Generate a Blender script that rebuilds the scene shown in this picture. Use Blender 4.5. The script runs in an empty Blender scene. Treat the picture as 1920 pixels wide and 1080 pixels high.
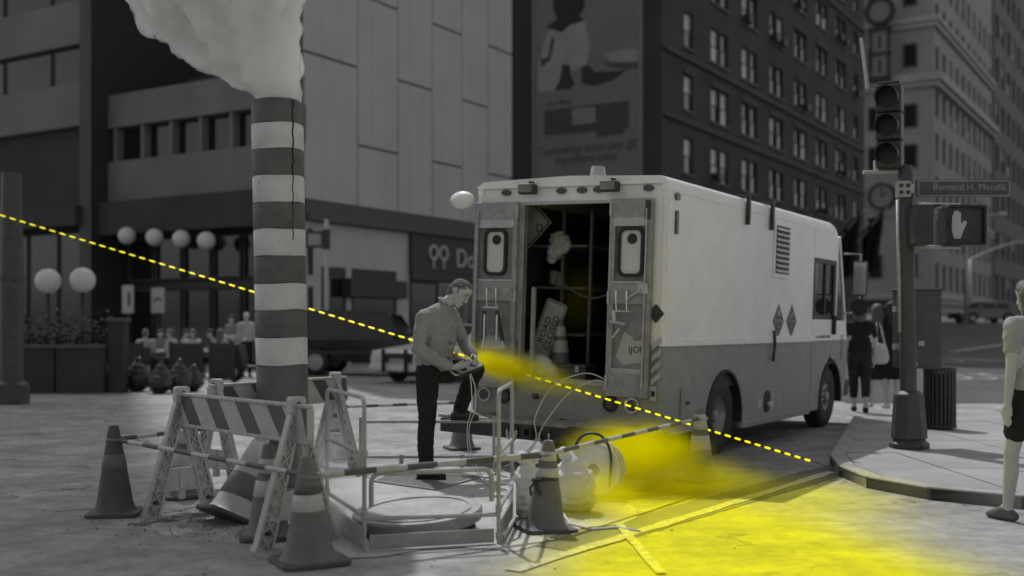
import bpy, bmesh, math, random
from mathutils import Vector, Matrix, Euler, Quaternion, noise as mnoise
random.seed(7)
R = math.radians
SC = bpy.context.scene
COL = SC.collection
# ------------------------------------------------------------------ camera, sky, sun, exposure
CH, F, CX, HY = 1.35, 2100.0, 960.0, 615.0          # eye height, focal length and horizon in photo pixels
cd = bpy.data.cameras.new('camera'); cam = bpy.data.objects.new('camera', cd); COL.objects.link(cam)
cam.location = (0, 0, CH); cam.rotation_euler = (R(90), 0, 0)
cd.sensor_width = 36; cd.lens = 36 * F / 1920; cd.shift_y = (HY - 540) / 1920
cd.clip_start = .05; cd.clip_end = 3000
cd.dof.use_dof = True; cd.dof.focus_distance = 9.2; cd.dof.aperture_fstop = 1.0
SC.camera = cam
TO_SUN = Vector((-.34 * math.cos(R(55)), .94 * math.cos(R(55)), math.sin(R(55)))).normalized()
world = bpy.data.worlds.new('World'); SC.world = world; world.use_nodes = True
wn = world.node_tree; wn.nodes.clear()
sky = wn.nodes.new('ShaderNodeTexSky'); sky.sky_type = 'NISHITA'; sky.sun_disc = False
sky.sun_elevation = R(55); sky.sun_rotation = math.atan2(TO_SUN.x, TO_SUN.y)
sky.air_density = 1.0; sky.dust_density = 2.0; sky.ozone_density = 1.0
bw = wn.nodes.new('ShaderNodeRGBToBW')               # the photograph is black and white: a colourless sky
bg = wn.nodes.new('ShaderNodeBackground'); bg.inputs[1].default_value = 0.15
wo = wn.nodes.new('ShaderNodeOutputWorld')
wn.links.new(sky.outputs[0], bw.inputs[0]); wn.links.new(bw.outputs[0], bg.inputs[0]); wn.links.new(bg.outputs[0], wo.inputs[0])
sd = bpy.data.lights.new('sun', 'SUN'); sd.energy = 2.5; sd.angle = R(.6); sd.color = (1, 1, 1)
sun = bpy.data.objects.new('sun', sd); COL.objects.link(sun); sun.rotation_euler = TO_SUN.to_track_quat('Z', 'Y').to_euler(); sun.location = TO_SUN * 60
SC.view_settings.view_transform = 'Standard'; SC.view_settings.look = 'None'; SC.view_settings.gamma = 1
SC.view_settings.exposure = 0.1
SC.cycles.volume_bounces = 10; SC.cycles.max_bounces = 12; SC.cycles.use_denoising = True
# ------------------------------------------------------------------ pixel helpers
def G(px, py, z=0.0):
    Y = F * (CH - z) / (py - HY); return Vector(((px - CX) * Y / F, Y, z))
def P(px, py, Y): return Vector(((px - CX) * Y / F, Y, CH - (py - HY) * Y / F))
D2 = Vector((.524, .852, 0)).normalized(); N2 = Vector((-D2.y, D2.x, 0)); YAW = math.atan2(D2.y, D2.x)
# ------------------------------------------------------------------ materials
MATS = {}
def mat(name, g, rough=.7, vary=.18, scale=6.0, bump=0.0, bscale=60, metal=0.0, spec=.4, wear=None, wear_amt=0.0, tint=None, detail=6):
    if name in MATS: return MATS[name]
    m = bpy.data.materials.new(name); m.use_nodes = True; nt = m.node_tree; b = nt.nodes['Principled BSDF']
    tc = nt.nodes.new('ShaderNodeTexCoord'); L = nt.links.new
    def rgb(v): return (v, v, v, 1) if tint is None else (v * tint[0], v * tint[1], v * tint[2], 1)
    n = nt.nodes.new('ShaderNodeTexNoise'); n.inputs['Scale'].default_value = scale; n.inputs['Detail'].default_value = detail; n.inputs['Roughness'].default_value = .62
    L(tc.outputs['Object'], n.inputs['Vector'])
    r = nt.nodes.new('ShaderNodeValToRGB'); r.color_ramp.elements[0].position = .3; r.color_ramp.elements[1].position = .7
    r.color_ramp.elements[0].color = rgb(g * (1 - vary)); r.color_ramp.elements[1].color = rgb(min(1, g * (1 + vary)))
    L(n.outputs['Fac'], r.inputs[0]); out = r.outputs[0]
    if wear is not None:
        n2 = nt.nodes.new('ShaderNodeTexNoise'); n2.inputs['Scale'].default_value = scale * 2.7; n2.inputs['Detail'].default_value = 10; n2.inputs['Roughness'].default_value = .75
        L(tc.outputs['Object'], n2.inputs['Vector'])
        r2 = nt.nodes.new('ShaderNodeValToRGB'); r2.color_ramp.elements[0].position = .62 - wear_amt; r2.color_ramp.elements[1].position = .70 - wear_amt * .6
        L(n2.outputs['Fac'], r2.inputs[0])
        mx = nt.nodes.new('ShaderNodeMixRGB'); L(r2.outputs[0], mx.inputs[0]); L(out, mx.inputs[1]); mx.inputs[2].default_value = rgb(wear); out = mx.outputs[0]
    L(out, b.inputs['Base Color']); b.inputs['Roughness'].default_value = rough; b.inputs['Metallic'].default_value = metal
    b.inputs['Specular IOR Level'].default_value = spec
    if bump:
        n3 = nt.nodes.new('ShaderNodeTexNoise'); n3.inputs['Scale'].default_value = bscale; n3.inputs['Detail'].default_value = 8
        L(tc.outputs['Object'], n3.inputs['Vector'])
        bp = nt.nodes.new('ShaderNodeBump'); bp.inputs['Strength'].default_value = bump; bp.inputs['Distance'].default_value = .02
        L(n3.outputs['Fac'], bp.inputs['Height']); L(bp.outputs[0], b.inputs['Normal'])
    MATS[name] = m; return m
def glass(name, g=.03, rough=.08):
    m = mat(name, g, rough, .1, 2.0, spec=.6); return m
M = dict(
    white=mat('white_paint', .78, .42, .07, 3, .04, 90, wear=.5, wear_amt=.0, spec=.35),
    tgrey=mat('grey_truck_paint', .26, .5, .12, 4, .05, 90, wear=.36, wear_amt=.0, spec=.35),
    alu=mat('aluminium', .42, .42, .18, 9, .05, 80, metal=.6, wear=.2, wear_amt=.02),
    dalu=mat('dull_aluminium', .30, .5, .2, 9, .08, 60, metal=.35, wear=.12, wear_amt=.04),
    dark=mat('dark_metal', .035, .5, .3, 10, .05),
    black=mat('black_rubber', .022, .7, .3, 14, .05),
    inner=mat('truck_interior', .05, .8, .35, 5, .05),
    shelf=mat('shelf_steel', .16, .6, .25, 9),
    cone=mat('cone_plastic', .13, .55, .2, 9, .08, 120, wear=.2, wear_amt=.02),
    coned=mat('cone_dark', .075, .6, .2, 9, .08, 120),
    refl=mat('reflective_collar', .42, .45, .16, 12, .03, wear=.25, wear_amt=.03),
    barr=mat('barricade_plastic', .43, .55, .14, 7, .06, 120, wear=.26, wear_amt=.05),
    stripe=mat('barricade_stripe', .085, .5, .2, 8, wear=.3, wear_amt=-.02),
    pipe=mat('guard_pipe', .34, .45, .2, 14, .05, 120, wear=.2, wear_amt=.05, spec=.5),
    kick=mat('kick_board', .30, .55, .18, 6, .05, wear=.18, wear_amt=.03),
    stackw=mat('stack_white', .56, .6, .13, 5, .15, 60, wear=.32, wear_amt=.02),
    stackd=mat('stack_dark', .105, .62, .2, 8, .15, 60, wear=.2, wear_amt=-.03),
    skin=mat('skin', .42, .55, .07, 12, .05, 200, spec=.35),
    shirt=mat('shirt_cotton', .27, .85, .08, 16, .15, 260, spec=.15),
    trouser=mat('trouser_twill', .022, .88, .25, 12, .2, 300, spec=.15),
    boot=mat('boot_leather', .03, .55, .35, 14, .2, 140),
    hair=mat('short_hair', .13, .8, .3, 90, .5, 300, spec=.3),
    screen=mat('screen', .02, .15, .05, 4, spec=.6),
    sack=mat('woven_sack', .62, .7, .12, 9, .25, 160, spec=.25),
    sign=mat('sign_sheet', .55, .5, .08, 6, wear=.35, wear_amt=-.02),
    ink=mat('black_ink', .02, .6, .1, 6),
    glow_line=mat('glow_line_core', .03, .7, .2, 6),
    cable=mat('pale_cable', .6, .5, .1, 6),
    glassd=glass('dark_glass', .015, .06),
    glassl=mat('pale_blind', .42, .3, .3, 1.2, spec=.6),  # light-coloured blinds, the windows' own tone
    chrome=mat('bright_metal', .6, .22, .05, 6, metal=.9),
    lens=mat('lamp_lens', .05, .25, .2, 20, .2, 90, spec=.6),
    clear=mat('clear_lens', .6, .2, .1, 8, spec=.6),
    brick=mat('far_brick', .062, .85, .22, .35, .1, 8, spec=.2),
    brickt=mat('far_brick_trim', .085, .85, .2, .5, .1, 8, spec=.2),
    panel=mat('cladding_panel', .44, .7, .07, .45, .03, 8, wear=.30, wear_amt=-.04, spec=.25),
    seam=mat('cladding_gap', .10, .8, .1, 2),
    stone=mat('far_limestone', .30, .85, .14, .3, .1, 5, spec=.2),
    stone2=mat('far_dark_stone', .16, .85, .14, .3, .1, 5, spec=.2),
    concr=mat('pale_concrete_band', .17, .85, .14, .5, .1, 10, spec=.2),
    facade=mat('dark_facade', .05, .8, .2, .6, .05, 10, spec=.2),
    globe=mat('opal_globe', .6, .35, .05, 3),
    poster=mat('poster_paper', .4, .7, .1, 5),
    pole=mat('painted_pole', .06, .5, .25, 9, .06, 60, wear=.14, wear_amt=.02),
    galv=mat('galvanised', .4, .5, .15, 12, metal=.4),
    sidewalk=mat('sidewalk_concrete', .3, .9, .16, 1.3, .25, 40, wear=.2, wear_amt=.03, spec=.2),
    kerb=mat('kerb_stone', .28, .85, .2, 3, .3, 30),
    carblk=mat('black_car_paint', .012, .18, .1, 4, spec=.6),
    carsil=mat('silver_car_paint', .5, .3, .06, 4, spec=.6),
    bagp=mat('black_plastic_bag', .018, .28, .3, 6, .6, 14, spec=.6),
    leaf=mat('plant_leaf', .05, .6, .4, 6),
    plate=mat('steel_plate', .24, .6, .25, 7, .2, 60, wear=.4, wear_amt=.05, metal=.2),
    wmark=mat('worn_marking', .38, .8, .15, 9, .1, 60, wear=.17, wear_amt=.16),
)
def greym(g, rough=.8):
    return mat('cloth_%03d' % int(g * 1000), g, rough, .12, 10, .1, 200, spec=.15)
# ------------------------------------------------------------------ mesh builder
def link(o, parent=None):
    COL.objects.link(o)
    if parent is not None: o.parent = parent
    return o
class MB:
    def __init__(s): s.v = []; s.f = []
    def add(s, vs, fs, T=None):
        k = len(s.v)
        s.v += [tuple(T @ Vector(v)) if T is not None else tuple(v) for v in vs]
        s.f += [tuple(i + k for i in f) for f in fs]; return s
    def box(s, a, b, T=None):
        x0, y0, z0 = a; x1, y1, z1 = b
        if x0 > x1: x0, x1 = x1, x0
        if y0 > y1: y0, y1 = y1, y0
        if z0 > z1: z0, z1 = z1, z0
        vs = [(x0, y0, z0), (x1, y0, z0), (x1, y1, z0), (x0, y1, z0), (x0, y0, z1), (x1, y0, z1), (x1, y1, z1), (x0, y1, z1)]
        return s.add(vs, [(0, 3, 2, 1), (4, 5, 6, 7), (0, 1, 5, 4), (1, 2, 6, 5), (2, 3, 7, 6), (3, 0, 4, 7)], T)
    def beam(s, p0, p1, w, h, up=(0, 0, 1)):
        p0 = Vector(p0); p1 = Vector(p1); d = (p1 - p0).normalized(); u = Vector(up)
        if abs(d.dot(u)) > .98: u = Vector((0, 1, 0))
        x = d.cross(u).normalized(); u = x.cross(d)
        vs = []
        for p in (p0, p1):
            for a, b in ((-1, -1), (1, -1), (1, 1), (-1, 1)): vs.append(p + x * a * w / 2 + u * b * h / 2)
        return s.add(vs, [(3, 2, 1, 0), (4, 5, 6, 7), (0, 1, 5, 4), (1, 2, 6, 5), (2, 3, 7, 6), (3, 0, 4, 7)])
    def tube(s, pts, r, n=8, cap=True):
        pts = [Vector(p) for p in pts]; rs = r if isinstance(r, (list, tuple)) else [r] * len(pts)
        vs = []; fs = []; ref = None
        for i, p in enumerate(pts):
            d = (pts[min(i + 1, len(pts) - 1)] - pts[max(i - 1, 0)]).normalized()
            if ref is None:
                ref = d.orthogonal().normalized()
            ref = (ref - d * ref.dot(d)).normalized(); o = d.cross(ref)
            for k in range(n):
                a = 2 * math.pi * k / n; vs.append(p + (ref * math.cos(a) + o * math.sin(a)) * rs[i])
        for i in range(len(pts) - 1):
            for k in range(n):
                a = i * n + k; b = i * n + (k + 1) % n; fs.append((a, b, b + n, a + n))
        if cap: fs.append(tuple(range(n - 1, -1, -1))); fs.append(tuple(range((len(pts) - 1) * n, len(pts) * n)))
        return s.add(vs, fs)
    def lathe(s, prof, n=24, T=None, caps=True):
        vs = []; fs = []
        for r, z in prof:
            for k in range(n):
                a = 2 * math.pi * k / n; vs.append((r * math.cos(a), r * math.sin(a), z))
        for i in range(len(prof) - 1):
            for k in range(n):
                a = i * n + k; b = i * n + (k + 1) % n; fs.append((a, b, b + n, a + n))
        if caps: fs.append(tuple(range(n - 1, -1, -1))); fs.append(tuple(range((len(prof) - 1) * n, len(prof) * n)))
        return s.add(vs, fs, T)
    def prism(s, poly, t0, t1, mapf):
        n = len(poly); vs = [mapf(a, b, t0) for a, b in poly] + [mapf(a, b, t1) for a, b in poly]
        fs = [tuple(range(n - 1, -1, -1)), tuple(range(n, 2 * n))] + [(i, (i + 1) % n, (i + 1) % n + n, i + n) for i in range(n)]
        return s.add(vs, fs)
    def ring(s, outer, inner, t0, t1, mapf):          # frame between two outlines of equal length
        n = len(outer); vs = [mapf(*p, t0) for p in outer] + [mapf(*p, t0) for p in inner] + [mapf(*p, t1) for p in outer] + [mapf(*p, t1) for p in inner]
        fs = []
        for i in range(n):
            j = (i + 1) % n
            fs += [(i, i + n, j + n, j), (i + 2 * n, j + 2 * n, j + 3 * n, i + 3 * n), (i, j, j + 2 * n, i + 2 * n), (i + n, i + 3 * n, j + 3 * n, j + n)]
        return s.add(vs, fs)
    def mesh(s, name, m=None, smooth=False):
        me = bpy.data.meshes.new(name); me.from_pydata(s.v, [], s.f); me.update()
        bm = bmesh.new(); bm.from_mesh(me); bmesh.ops.recalc_face_normals(bm, faces=bm.faces); bm.to_mesh(me); bm.free()
        if m: me.materials.append(m)
        if smooth: me.shade_smooth()
        return me
    def build(s, name, m, parent=None, bevel=0, smooth=False, auto=False, seg=2):
        o = bpy.data.objects.new(name, s.mesh(name, m, smooth)); link(o, parent)
        if auto: o.data.set_sharp_from_angle(angle=R(35))
        if bevel:
            b = o.modifiers.new('bevel', 'BEVEL'); b.width = bevel; b.segments = seg; b.limit_method = 'ANGLE'; b.angle_limit = R(40)
        return o
def inst(me, name, parent=None, loc=None, rot=None, scale=None):
    o = bpy.data.objects.new(name, me); link(o, parent)
    if loc is not None: o.location = loc
    if rot is not None: o.rotation_euler = rot
    if scale is not None: o.scale = scale
    return o
def tag(o, label=None, cat=None, group=None, kind=None):
    if label: o['label'] = label
    if cat: o['category'] = cat
    if group: o['group'] = group
    if kind: o['kind'] = kind
    return o
def thing(name, label, cat, loc=(0, 0, 0), rz=0, group=None, rot=None):
    e = bpy.data.objects.new(name, None); COL.objects.link(e); e.location = loc; e.empty_display_size = .2
    e.rotation_euler = rot if rot else (0, 0, rz); return tag(e, label, cat, group)
def copy_tree(o, parent=None):
    c = o.copy(); COL.objects.link(c); c.parent = parent
    for ch in list(o.children): copy_tree(ch, c)
    return c
def mX(a, b, t): return (t, a, b)      # outline in local y,z
def mY(a, b, t): return (a, t, b)      # outline in local x,z
def mZ(a, b, t): return (a, b, t)
def rrect(x0, y0, x1, y1, r, n=4):
    out = []
    for cx, cy, a0 in ((x1 - r, y1 - r, 0), (x0 + r, y1 - r, 90), (x0 + r, y0 + r, 180), (x1 - r, y0 + r, 270)):
        for k in range(n + 1):
            a = R(a0 + 90 * k / n); out.append((cx + r * math.cos(a), cy + r * math.sin(a)))
    return out
def circ(cx, cy, r, n=20, ry=None): return [(cx + r * math.cos(2 * math.pi * k / n), cy + (ry or r) * math.sin(2 * math.pi * k / n)) for k in range(n)]
def text(name, body, size, m, parent=None, T=None, align='CENTER', depth=.002, sx=1.0):
    cu = bpy.data.curves.new(name, 'FONT'); cu.body = body; cu.size = size; cu.align_x = align; cu.align_y = 'CENTER'; cu.extrude = depth; cu.resolution_u = 3
    t = bpy.data.objects.new(name + '_curve', cu); COL.objects.link(t); dg = bpy.context.evaluated_depsgraph_get()
    me = bpy.data.meshes.new_from_object(t.evaluated_get(dg)); COL.objects.unlink(t); bpy.data.objects.remove(t)
    if sx != 1.0: me.transform(Matrix.Diagonal((sx, 1, 1, 1)))
    if T is not None: me.transform(T)
    me.name = name; me.materials.clear(); me.materials.append(m)
    return link(bpy.data.objects.new(name, me), parent)
def smooth_pts(pts, k=5):
    pts = [Vector(p) for p in pts]; out = []
    for i in range(len(pts) - 1):
        p0 = pts[max(i - 1, 0)]; p1 = pts[i]; p2 = pts[i + 1]; p3 = pts[min(i + 2, len(pts) - 1)]
        for t in range(k):
            u = t / k; out.append(.5 * ((2 * p1) + (p2 - p0) * u + (2 * p0 - 5 * p1 + 4 * p2 - p3) * u * u + (3 * p1 - p0 - 3 * p2 + p3) * u ** 3))
    return out + [pts[-1]]
# text plane matrices: x-right, y-up in the text become the given axes
def basis(o, ex, ey):
    ex = Vector(ex).normalized(); ey = Vector(ey).normalized(); ez = ex.cross(ey)
    return Matrix(((ex.x, ey.x, ez.x, o[0]), (ex.y, ey.y, ez.y, o[1]), (ex.z, ey.z, ez.z, o[2]), (0, 0, 0, 1)))
# rounded organic surface: hulls of spheres joined and voxel-remeshed into one skin
_ICO = None
def blob(groups, voxel=.01, smooth=4, fold=0.0, fscale=.12, name='blob'):
    global _ICO
    if _ICO is None:
        b = bmesh.new(); bmesh.ops.create_icosphere(b, subdivisions=2, radius=1); _ICO = [v.co.copy() for v in b.verts]; b.free()
    vs = []; fs = []
    for g in groups:
        b = bmesh.new()
        for p, r in g:
            p = Vector(p)
            for c in _ICO: b.verts.new(p + c * r)
        res = bmesh.ops.convex_hull(b, input=b.verts)
        bmesh.ops.delete(b, geom=[v for v in b.verts if not v.link_faces], context='VERTS')
        b.verts.index_update(); k = len(vs)
        vs += [tuple(v.co) for v in b.verts]; fs += [tuple(v.index + k for v in f.verts) for f in b.faces]; b.free()
    me = bpy.data.meshes.new(name); me.from_pydata(vs, [], fs)
    o = bpy.data.objects.new(name, me); COL.objects.link(o)
    md = o.modifiers.new('r', 'REMESH'); md.mode = 'VOXEL'; md.voxel_size = voxel
    sm = o.modifiers.new('s', 'SMOOTH'); sm.factor = .5; sm.iterations = smooth
    dg = bpy.context.evaluated_depsgraph_get(); out = bpy.data.meshes.new_from_object(o.evaluated_get(dg)); bpy.data.objects.remove(o); bpy.data.meshes.remove(me)
    if fold:
        ns = [v.normal.copy() for v in out.vertices]
        for v, n in zip(out.vertices, ns):
            q = v.co / fscale; s = mnoise.noise(q + Vector((mnoise.noise(q * .6) * 1.5, 0, 0))); s2 = mnoise.noise(Vector((q.x * .7, q.y * .7, q.z * 2.2)) + Vector((9, 3, 1)))
            v.co += n * fold * (abs(s) * -1.2 + .4 + s2 * .8)
    out.shade_smooth(); out.name = name; return out
# ------------------------------------------------------------------ ground
# yellow glow painted into the colours of street, patches, road lines and kerb
GLOW_WASH = [(1.25, 5.3, 1.15, 1.1, 1.15), (1.45, 7.4, 1.0, 1.4, .95), (1.15, 9.4, .50, 1.3, .9), (2.45, 9.2, .85, 1.3, .62), (.75, 6.4, .6, .8, .5), (1.9, 6.3, .8, .9, .35)]
def glow_wash(nt, base):
    L = nt.links.new; tc = nt.nodes.new('ShaderNodeTexCoord')
    def math_(op, a, bb=0.0):
        x = nt.nodes.new('ShaderNodeMath'); x.operation = op
        for i, v in ((0, a), (1, bb)):
            if hasattr(v, 'links'): L(v, x.inputs[i])
            else: x.inputs[i].default_value = v
        return x.outputs[0]
    sep = nt.nodes.new('ShaderNodeSeparateXYZ'); L(tc.outputs['Object'], sep.inputs[0]); tot = None
    for cx, cy, rx, ry, amp in GLOW_WASH:
        dx = math_('MULTIPLY', math_('SUBTRACT', sep.outputs[0], cx), 1 / rx); dy = math_('MULTIPLY', math_('SUBTRACT', sep.outputs[1], cy), 1 / ry)
        g = math_('MULTIPLY', math_('POWER', 2.718, math_('MULTIPLY', math_('ADD', math_('MULTIPLY', dx, dx), math_('MULTIPLY', dy, dy)), -1.0)), amp)
        tot = g if tot is None else math_('ADD', tot, g)
    n = nt.nodes.new('ShaderNodeTexNoise'); n.inputs['Scale'].default_value = 3.5; n.inputs['Detail'].default_value = 10; n.inputs['Roughness'].default_value = .7; L(tc.outputs['Object'], n.inputs['Vector'])
    tot = math_('ADD', tot, math_('MULTIPLY', math_('SUBTRACT', n.outputs['Fac'], .5), .22))
    r = nt.nodes.new('ShaderNodeValToRGB'); r.color_ramp.elements[0].position = .08; r.color_ramp.elements[1].position = 1.0; r.color_ramp.interpolation = 'EASE'; L(tot, r.inputs[0])
    # the painted glow tints the surface below it: grain and patches stay visible through it
    sc = nt.nodes.new('ShaderNodeMixRGB'); sc.blend_type = 'MULTIPLY'; sc.inputs[0].default_value = 1; L(base, sc.inputs[1]); sc.inputs[2].default_value = (2.3, 2.15, 0, 1)
    solid = nt.nodes.new('ShaderNodeMixRGB'); solid.inputs[0].default_value = .35; L(sc.outputs[0], solid.inputs[1]); solid.inputs[2].default_value = (.85, .78, 0, 1)
    mx = nt.nodes.new('ShaderNodeMixRGB'); L(r.outputs[0], mx.inputs[0]); L(base, mx.inputs[1]); L(solid.outputs[0], mx.inputs[2]); return mx.outputs[0]
def add_glow_wash(m):
    nt = m.node_tree; b = nt.nodes['Principled BSDF']; s = b.inputs['Base Color'].links[0].from_socket; nt.links.new(glow_wash(nt, s), b.inputs['Base Color']); return m
def ground_material():
    m = bpy.data.materials.new('street_surface'); m.use_nodes = True; nt = m.node_tree; L = nt.links.new; b = nt.nodes['Principled BSDF']
    tc = nt.nodes.new('ShaderNodeTexCoord')
    def noise(scale, det=8, rough=.65, vec=None):
        n = nt.nodes.new('ShaderNodeTexNoise'); n.inputs['Scale'].default_value = scale; n.inputs['Detail'].default_value = det; n.inputs['Roughness'].default_value = rough
        L(vec or tc.outputs['Object'], n.inputs['Vector']); return n.outputs['Fac']
    def ramp(src, p0, p1, c0, c1):
        r = nt.nodes.new('ShaderNodeValToRGB'); r.color_ramp.elements[0].position = p0; r.color_ramp.elements[1].position = p1
        r.color_ramp.elements[0].color = c0 if isinstance(c0, tuple) else (c0, c0, c0, 1); r.color_ramp.elements[1].color = c1 if isinstance(c1, tuple) else (c1, c1, c1, 1)
        L(src, r.inputs[0]); return r.outputs[0]
    def mix(fac, a, bb, mode='MIX'):
        x = nt.nodes.new('ShaderNodeMixRGB'); x.blend_type = mode
        for i, v in ((0, fac), (1, a), (2, bb)):
            if hasattr(v, 'links'): L(v, x.inputs[i])
            else: x.inputs[i].default_value = v if i == 0 else (v, v, v, 1) if not isinstance(v, tuple) else v
        return x.outputs[0]
    def math_(op, a, bb=0.0):
        x = nt.nodes.new('ShaderNodeMath'); x.operation = op
        for i, v in ((0, a), (1, bb)):
            if hasattr(v, 'links'): L(v, x.inputs[i])
            else: x.inputs[i].default_value = v
        return x.outputs[0]
    base = ramp(noise(.55, 9), .32, .68, .20, .40)
    base = mix(.6, base, ramp(noise(5, 10, .75), .3, .7, .12, .48), 'MIX')
    base = mix(.55, base, ramp(noise(1.4, 6, .6), .38, .66, .30, .62), 'OVERLAY')
    base = mix(.5, base, ramp(noise(90, 4, .8), .3, .7, .35, .65), 'OVERLAY')
    spots = ramp(noise(13, 3, .5), .66, .72, 0.0, 1.0)
    base = mix(math_('MULTIPLY', spots, .35), base, .10)
    vor = nt.nodes.new('ShaderNodeTexVoronoi'); vor.feature = 'DISTANCE_TO_EDGE'; vor.inputs['Scale'].default_value = .42
    dv = nt.nodes.new('ShaderNodeVectorMath'); dv.operation = 'ADD'; nn = nt.nodes.new('ShaderNodeTexNoise'); nn.inputs['Scale'].default_value = 2.5; nn.inputs['Detail'].default_value = 8
    L(tc.outputs['Object'], nn.inputs['Vector']); L(tc.outputs['Object'], dv.inputs[0]); L(nn.outputs['Color'], dv.inputs[1]); L(dv.outputs[0], vor.inputs['Vector'])
    crack = ramp(vor.outputs['Distance'], .0015, .012, 1.0, 0.0)
    crack = math_('MULTIPLY', crack, ramp(noise(.8, 3), .45, .55, 0.0, 1.0))
    base = mix(math_('MULTIPLY', crack, .8), base, .05)
    col = glow_wash(nt, base)
    L(col, b.inputs['Base Color']); b.inputs['Roughness'].default_value = .9; b.inputs['Specular IOR Level'].default_value = .2
    bp = nt.nodes.new('ShaderNodeBump'); bp.inputs['Strength'].default_value = .55; bp.inputs['Distance'].default_value = .012
    L(math_('ADD', noise(120, 5, .8), math_('MULTIPLY', noise(9, 6), 1.6)), bp.inputs['Height']); L(bp.outputs[0], b.inputs['Normal'])
    return m
gm = MB(); gm.add([(-1500, -1500, 0), (1500, -1500, 0), (1500, 1500, 0), (-1500, 1500, 0)], [(0, 1, 2, 3)])
tag(gm.build('ground', ground_material()), kind='structure')
def sheet(name, pts, z, m, label=None, parent=None):
    b = MB(); b.add([(p[0], p[1], z) for p in pts], [tuple(range(len(pts)))]); o = b.build(name, m, parent); tag(o, label, kind='structure'); return o
asph = mat('far_asphalt', .085, .9, .25, .8, .2, 60, wear=.13, wear_amt=.0, spec=.2)
tar = mat('tar_patch', .10, .85, .25, 5, .4, 90, wear=.18, wear_amt=.04, spec=.25)
add_glow_wash(tar); add_glow_wash(M['wmark']); add_glow_wash(M['kerb'])
# ragged avenue sheet and tar patches, painted line
SL = .0295
def GR(px, py):                                      # pixel to the rising avenue beyond the corner
    Y = (CH + SL * 20) / ((py - HY) / F + SL); return Vector(((px - CX) * Y / F, Y, SL * (Y - 20)))
b = MB(); b.add([(x, y, SL * (y - 20) + .004) for x, y in ((6.0, 20.0), (90, 20), (150, 150), (190, 400), (70, 400), (10, 60))], [tuple(range(6))]); tag(b.build('road', asph), kind='structure')
def strip(name, a, b_, w, z, m, n=24, wob=.02):
    a = Vector(a); b_ = Vector(b_); d = (b_ - a).normalized(); q = Vector((-d.y, d.x, 0)); b = MB(); vs = []
    for i in range(n + 1):
        p = a.lerp(b_, i / n); r1 = random.uniform(-wob, wob); r2 = random.uniform(-wob, wob)
        vs += [p + q * (w / 2 + r1) + Vector((0, 0, z)), p - q * (w / 2 + r2) + Vector((0, 0, z))]
    b.add(vs, [(2 * i, 2 * i + 1, 2 * i + 3, 2 * i + 2) for i in range(n)]); return tag(b.build(name, m), kind='structure')
strip('tar_seam', G(1040, 1030), G(1600, 872), .40, .004, tar, n=70, wob=.012)
strip('road_line', G(960, 1072), G(1560, 886), .10, .008, M['wmark'], wob=.012)
strip('road_line', G(1240, 1078), G(1160, 985), .06, .0115, M['wmark'], n=8, wob=.004)
strip('tar_seam', G(250, 985), G(560, 940), .10, .004, tar, wob=.04)
strip('road_line', GR(1785, 660), GR(1925, 640), .35, .012, M['wmark'], wob=.05)
strip('road_line', GR(1790, 634), GR(1930, 632), .8, .012, M['wmark'], wob=.05)
for body, px, py, sz in (('ONLY', 1835, 676, 1.0), ('BUS', 1830, 707, .9)):
    p = GR(px, py); t = text('road_word', body, sz, M['wmark'], None, Matrix.Translation((p.x, p.y, p.z + .014)) @ Matrix.Rotation(math.atan(SL), 4, 'X') @ Matrix.Diagonal((1.0, 3.2, 1, 1)), depth=.001); tag(t, kind='structure')
# dug-up rubble-dusted patch and pale concrete pad round the manhole
pad = mat('pale_concrete_pad', .42, .92, .16, 2.2, .5, 50, wear=.26, wear_amt=.05, spec=.15); add_glow_wash(pad)
def ragged(cx, cy, rx, ry, n=40, amp=.12):
    return [(cx + rx * math.cos(a) * (1 + amp * mnoise.noise((math.cos(a) * 1.7 + cx, math.sin(a) * 1.7, cy))), cy + ry * math.sin(a) * (1 + amp * mnoise.noise((math.cos(a) * 2.1, math.sin(a) * 2.1, cx)))) for a in [2 * math.pi * k / n for k in range(n)]]
sheet('concrete_pad', ragged(-.55, 8.6, 1.35, 1.9, amp=.35), .005, pad)
# loose crumbs of broken asphalt
rb = MB()
for i in range(700):
    if i % 2: x = random.gauss(-1.95, .45); y = random.gauss(7.75, .3)
    else: x = random.gauss(-.55, .75); y = random.gauss(7.9, 1.1)
    r = random.uniform(.003, .010); vs = [Vector(c) * r * random.uniform(.6, 1.3) + Vector((x, y, r * .5)) for c in ((1, 0, 0), (-1, 0, 0), (0, 1, 0), (0, -1, 0), (0, 0, .8), (0, 0, -.8))]
    rb.add(vs, [(0, 2, 4), (2, 1, 4), (1, 3, 4), (3, 0, 4), (2, 0, 5), (1, 2, 5), (3, 1, 5), (0, 3, 5)])
tag(rb.build('asphalt_crumbs', mat('crumbs', .16, .95, .4, 30)), 'loose grey asphalt crumbs scattered around the street works', 'crumbs', kind='stuff')
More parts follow.
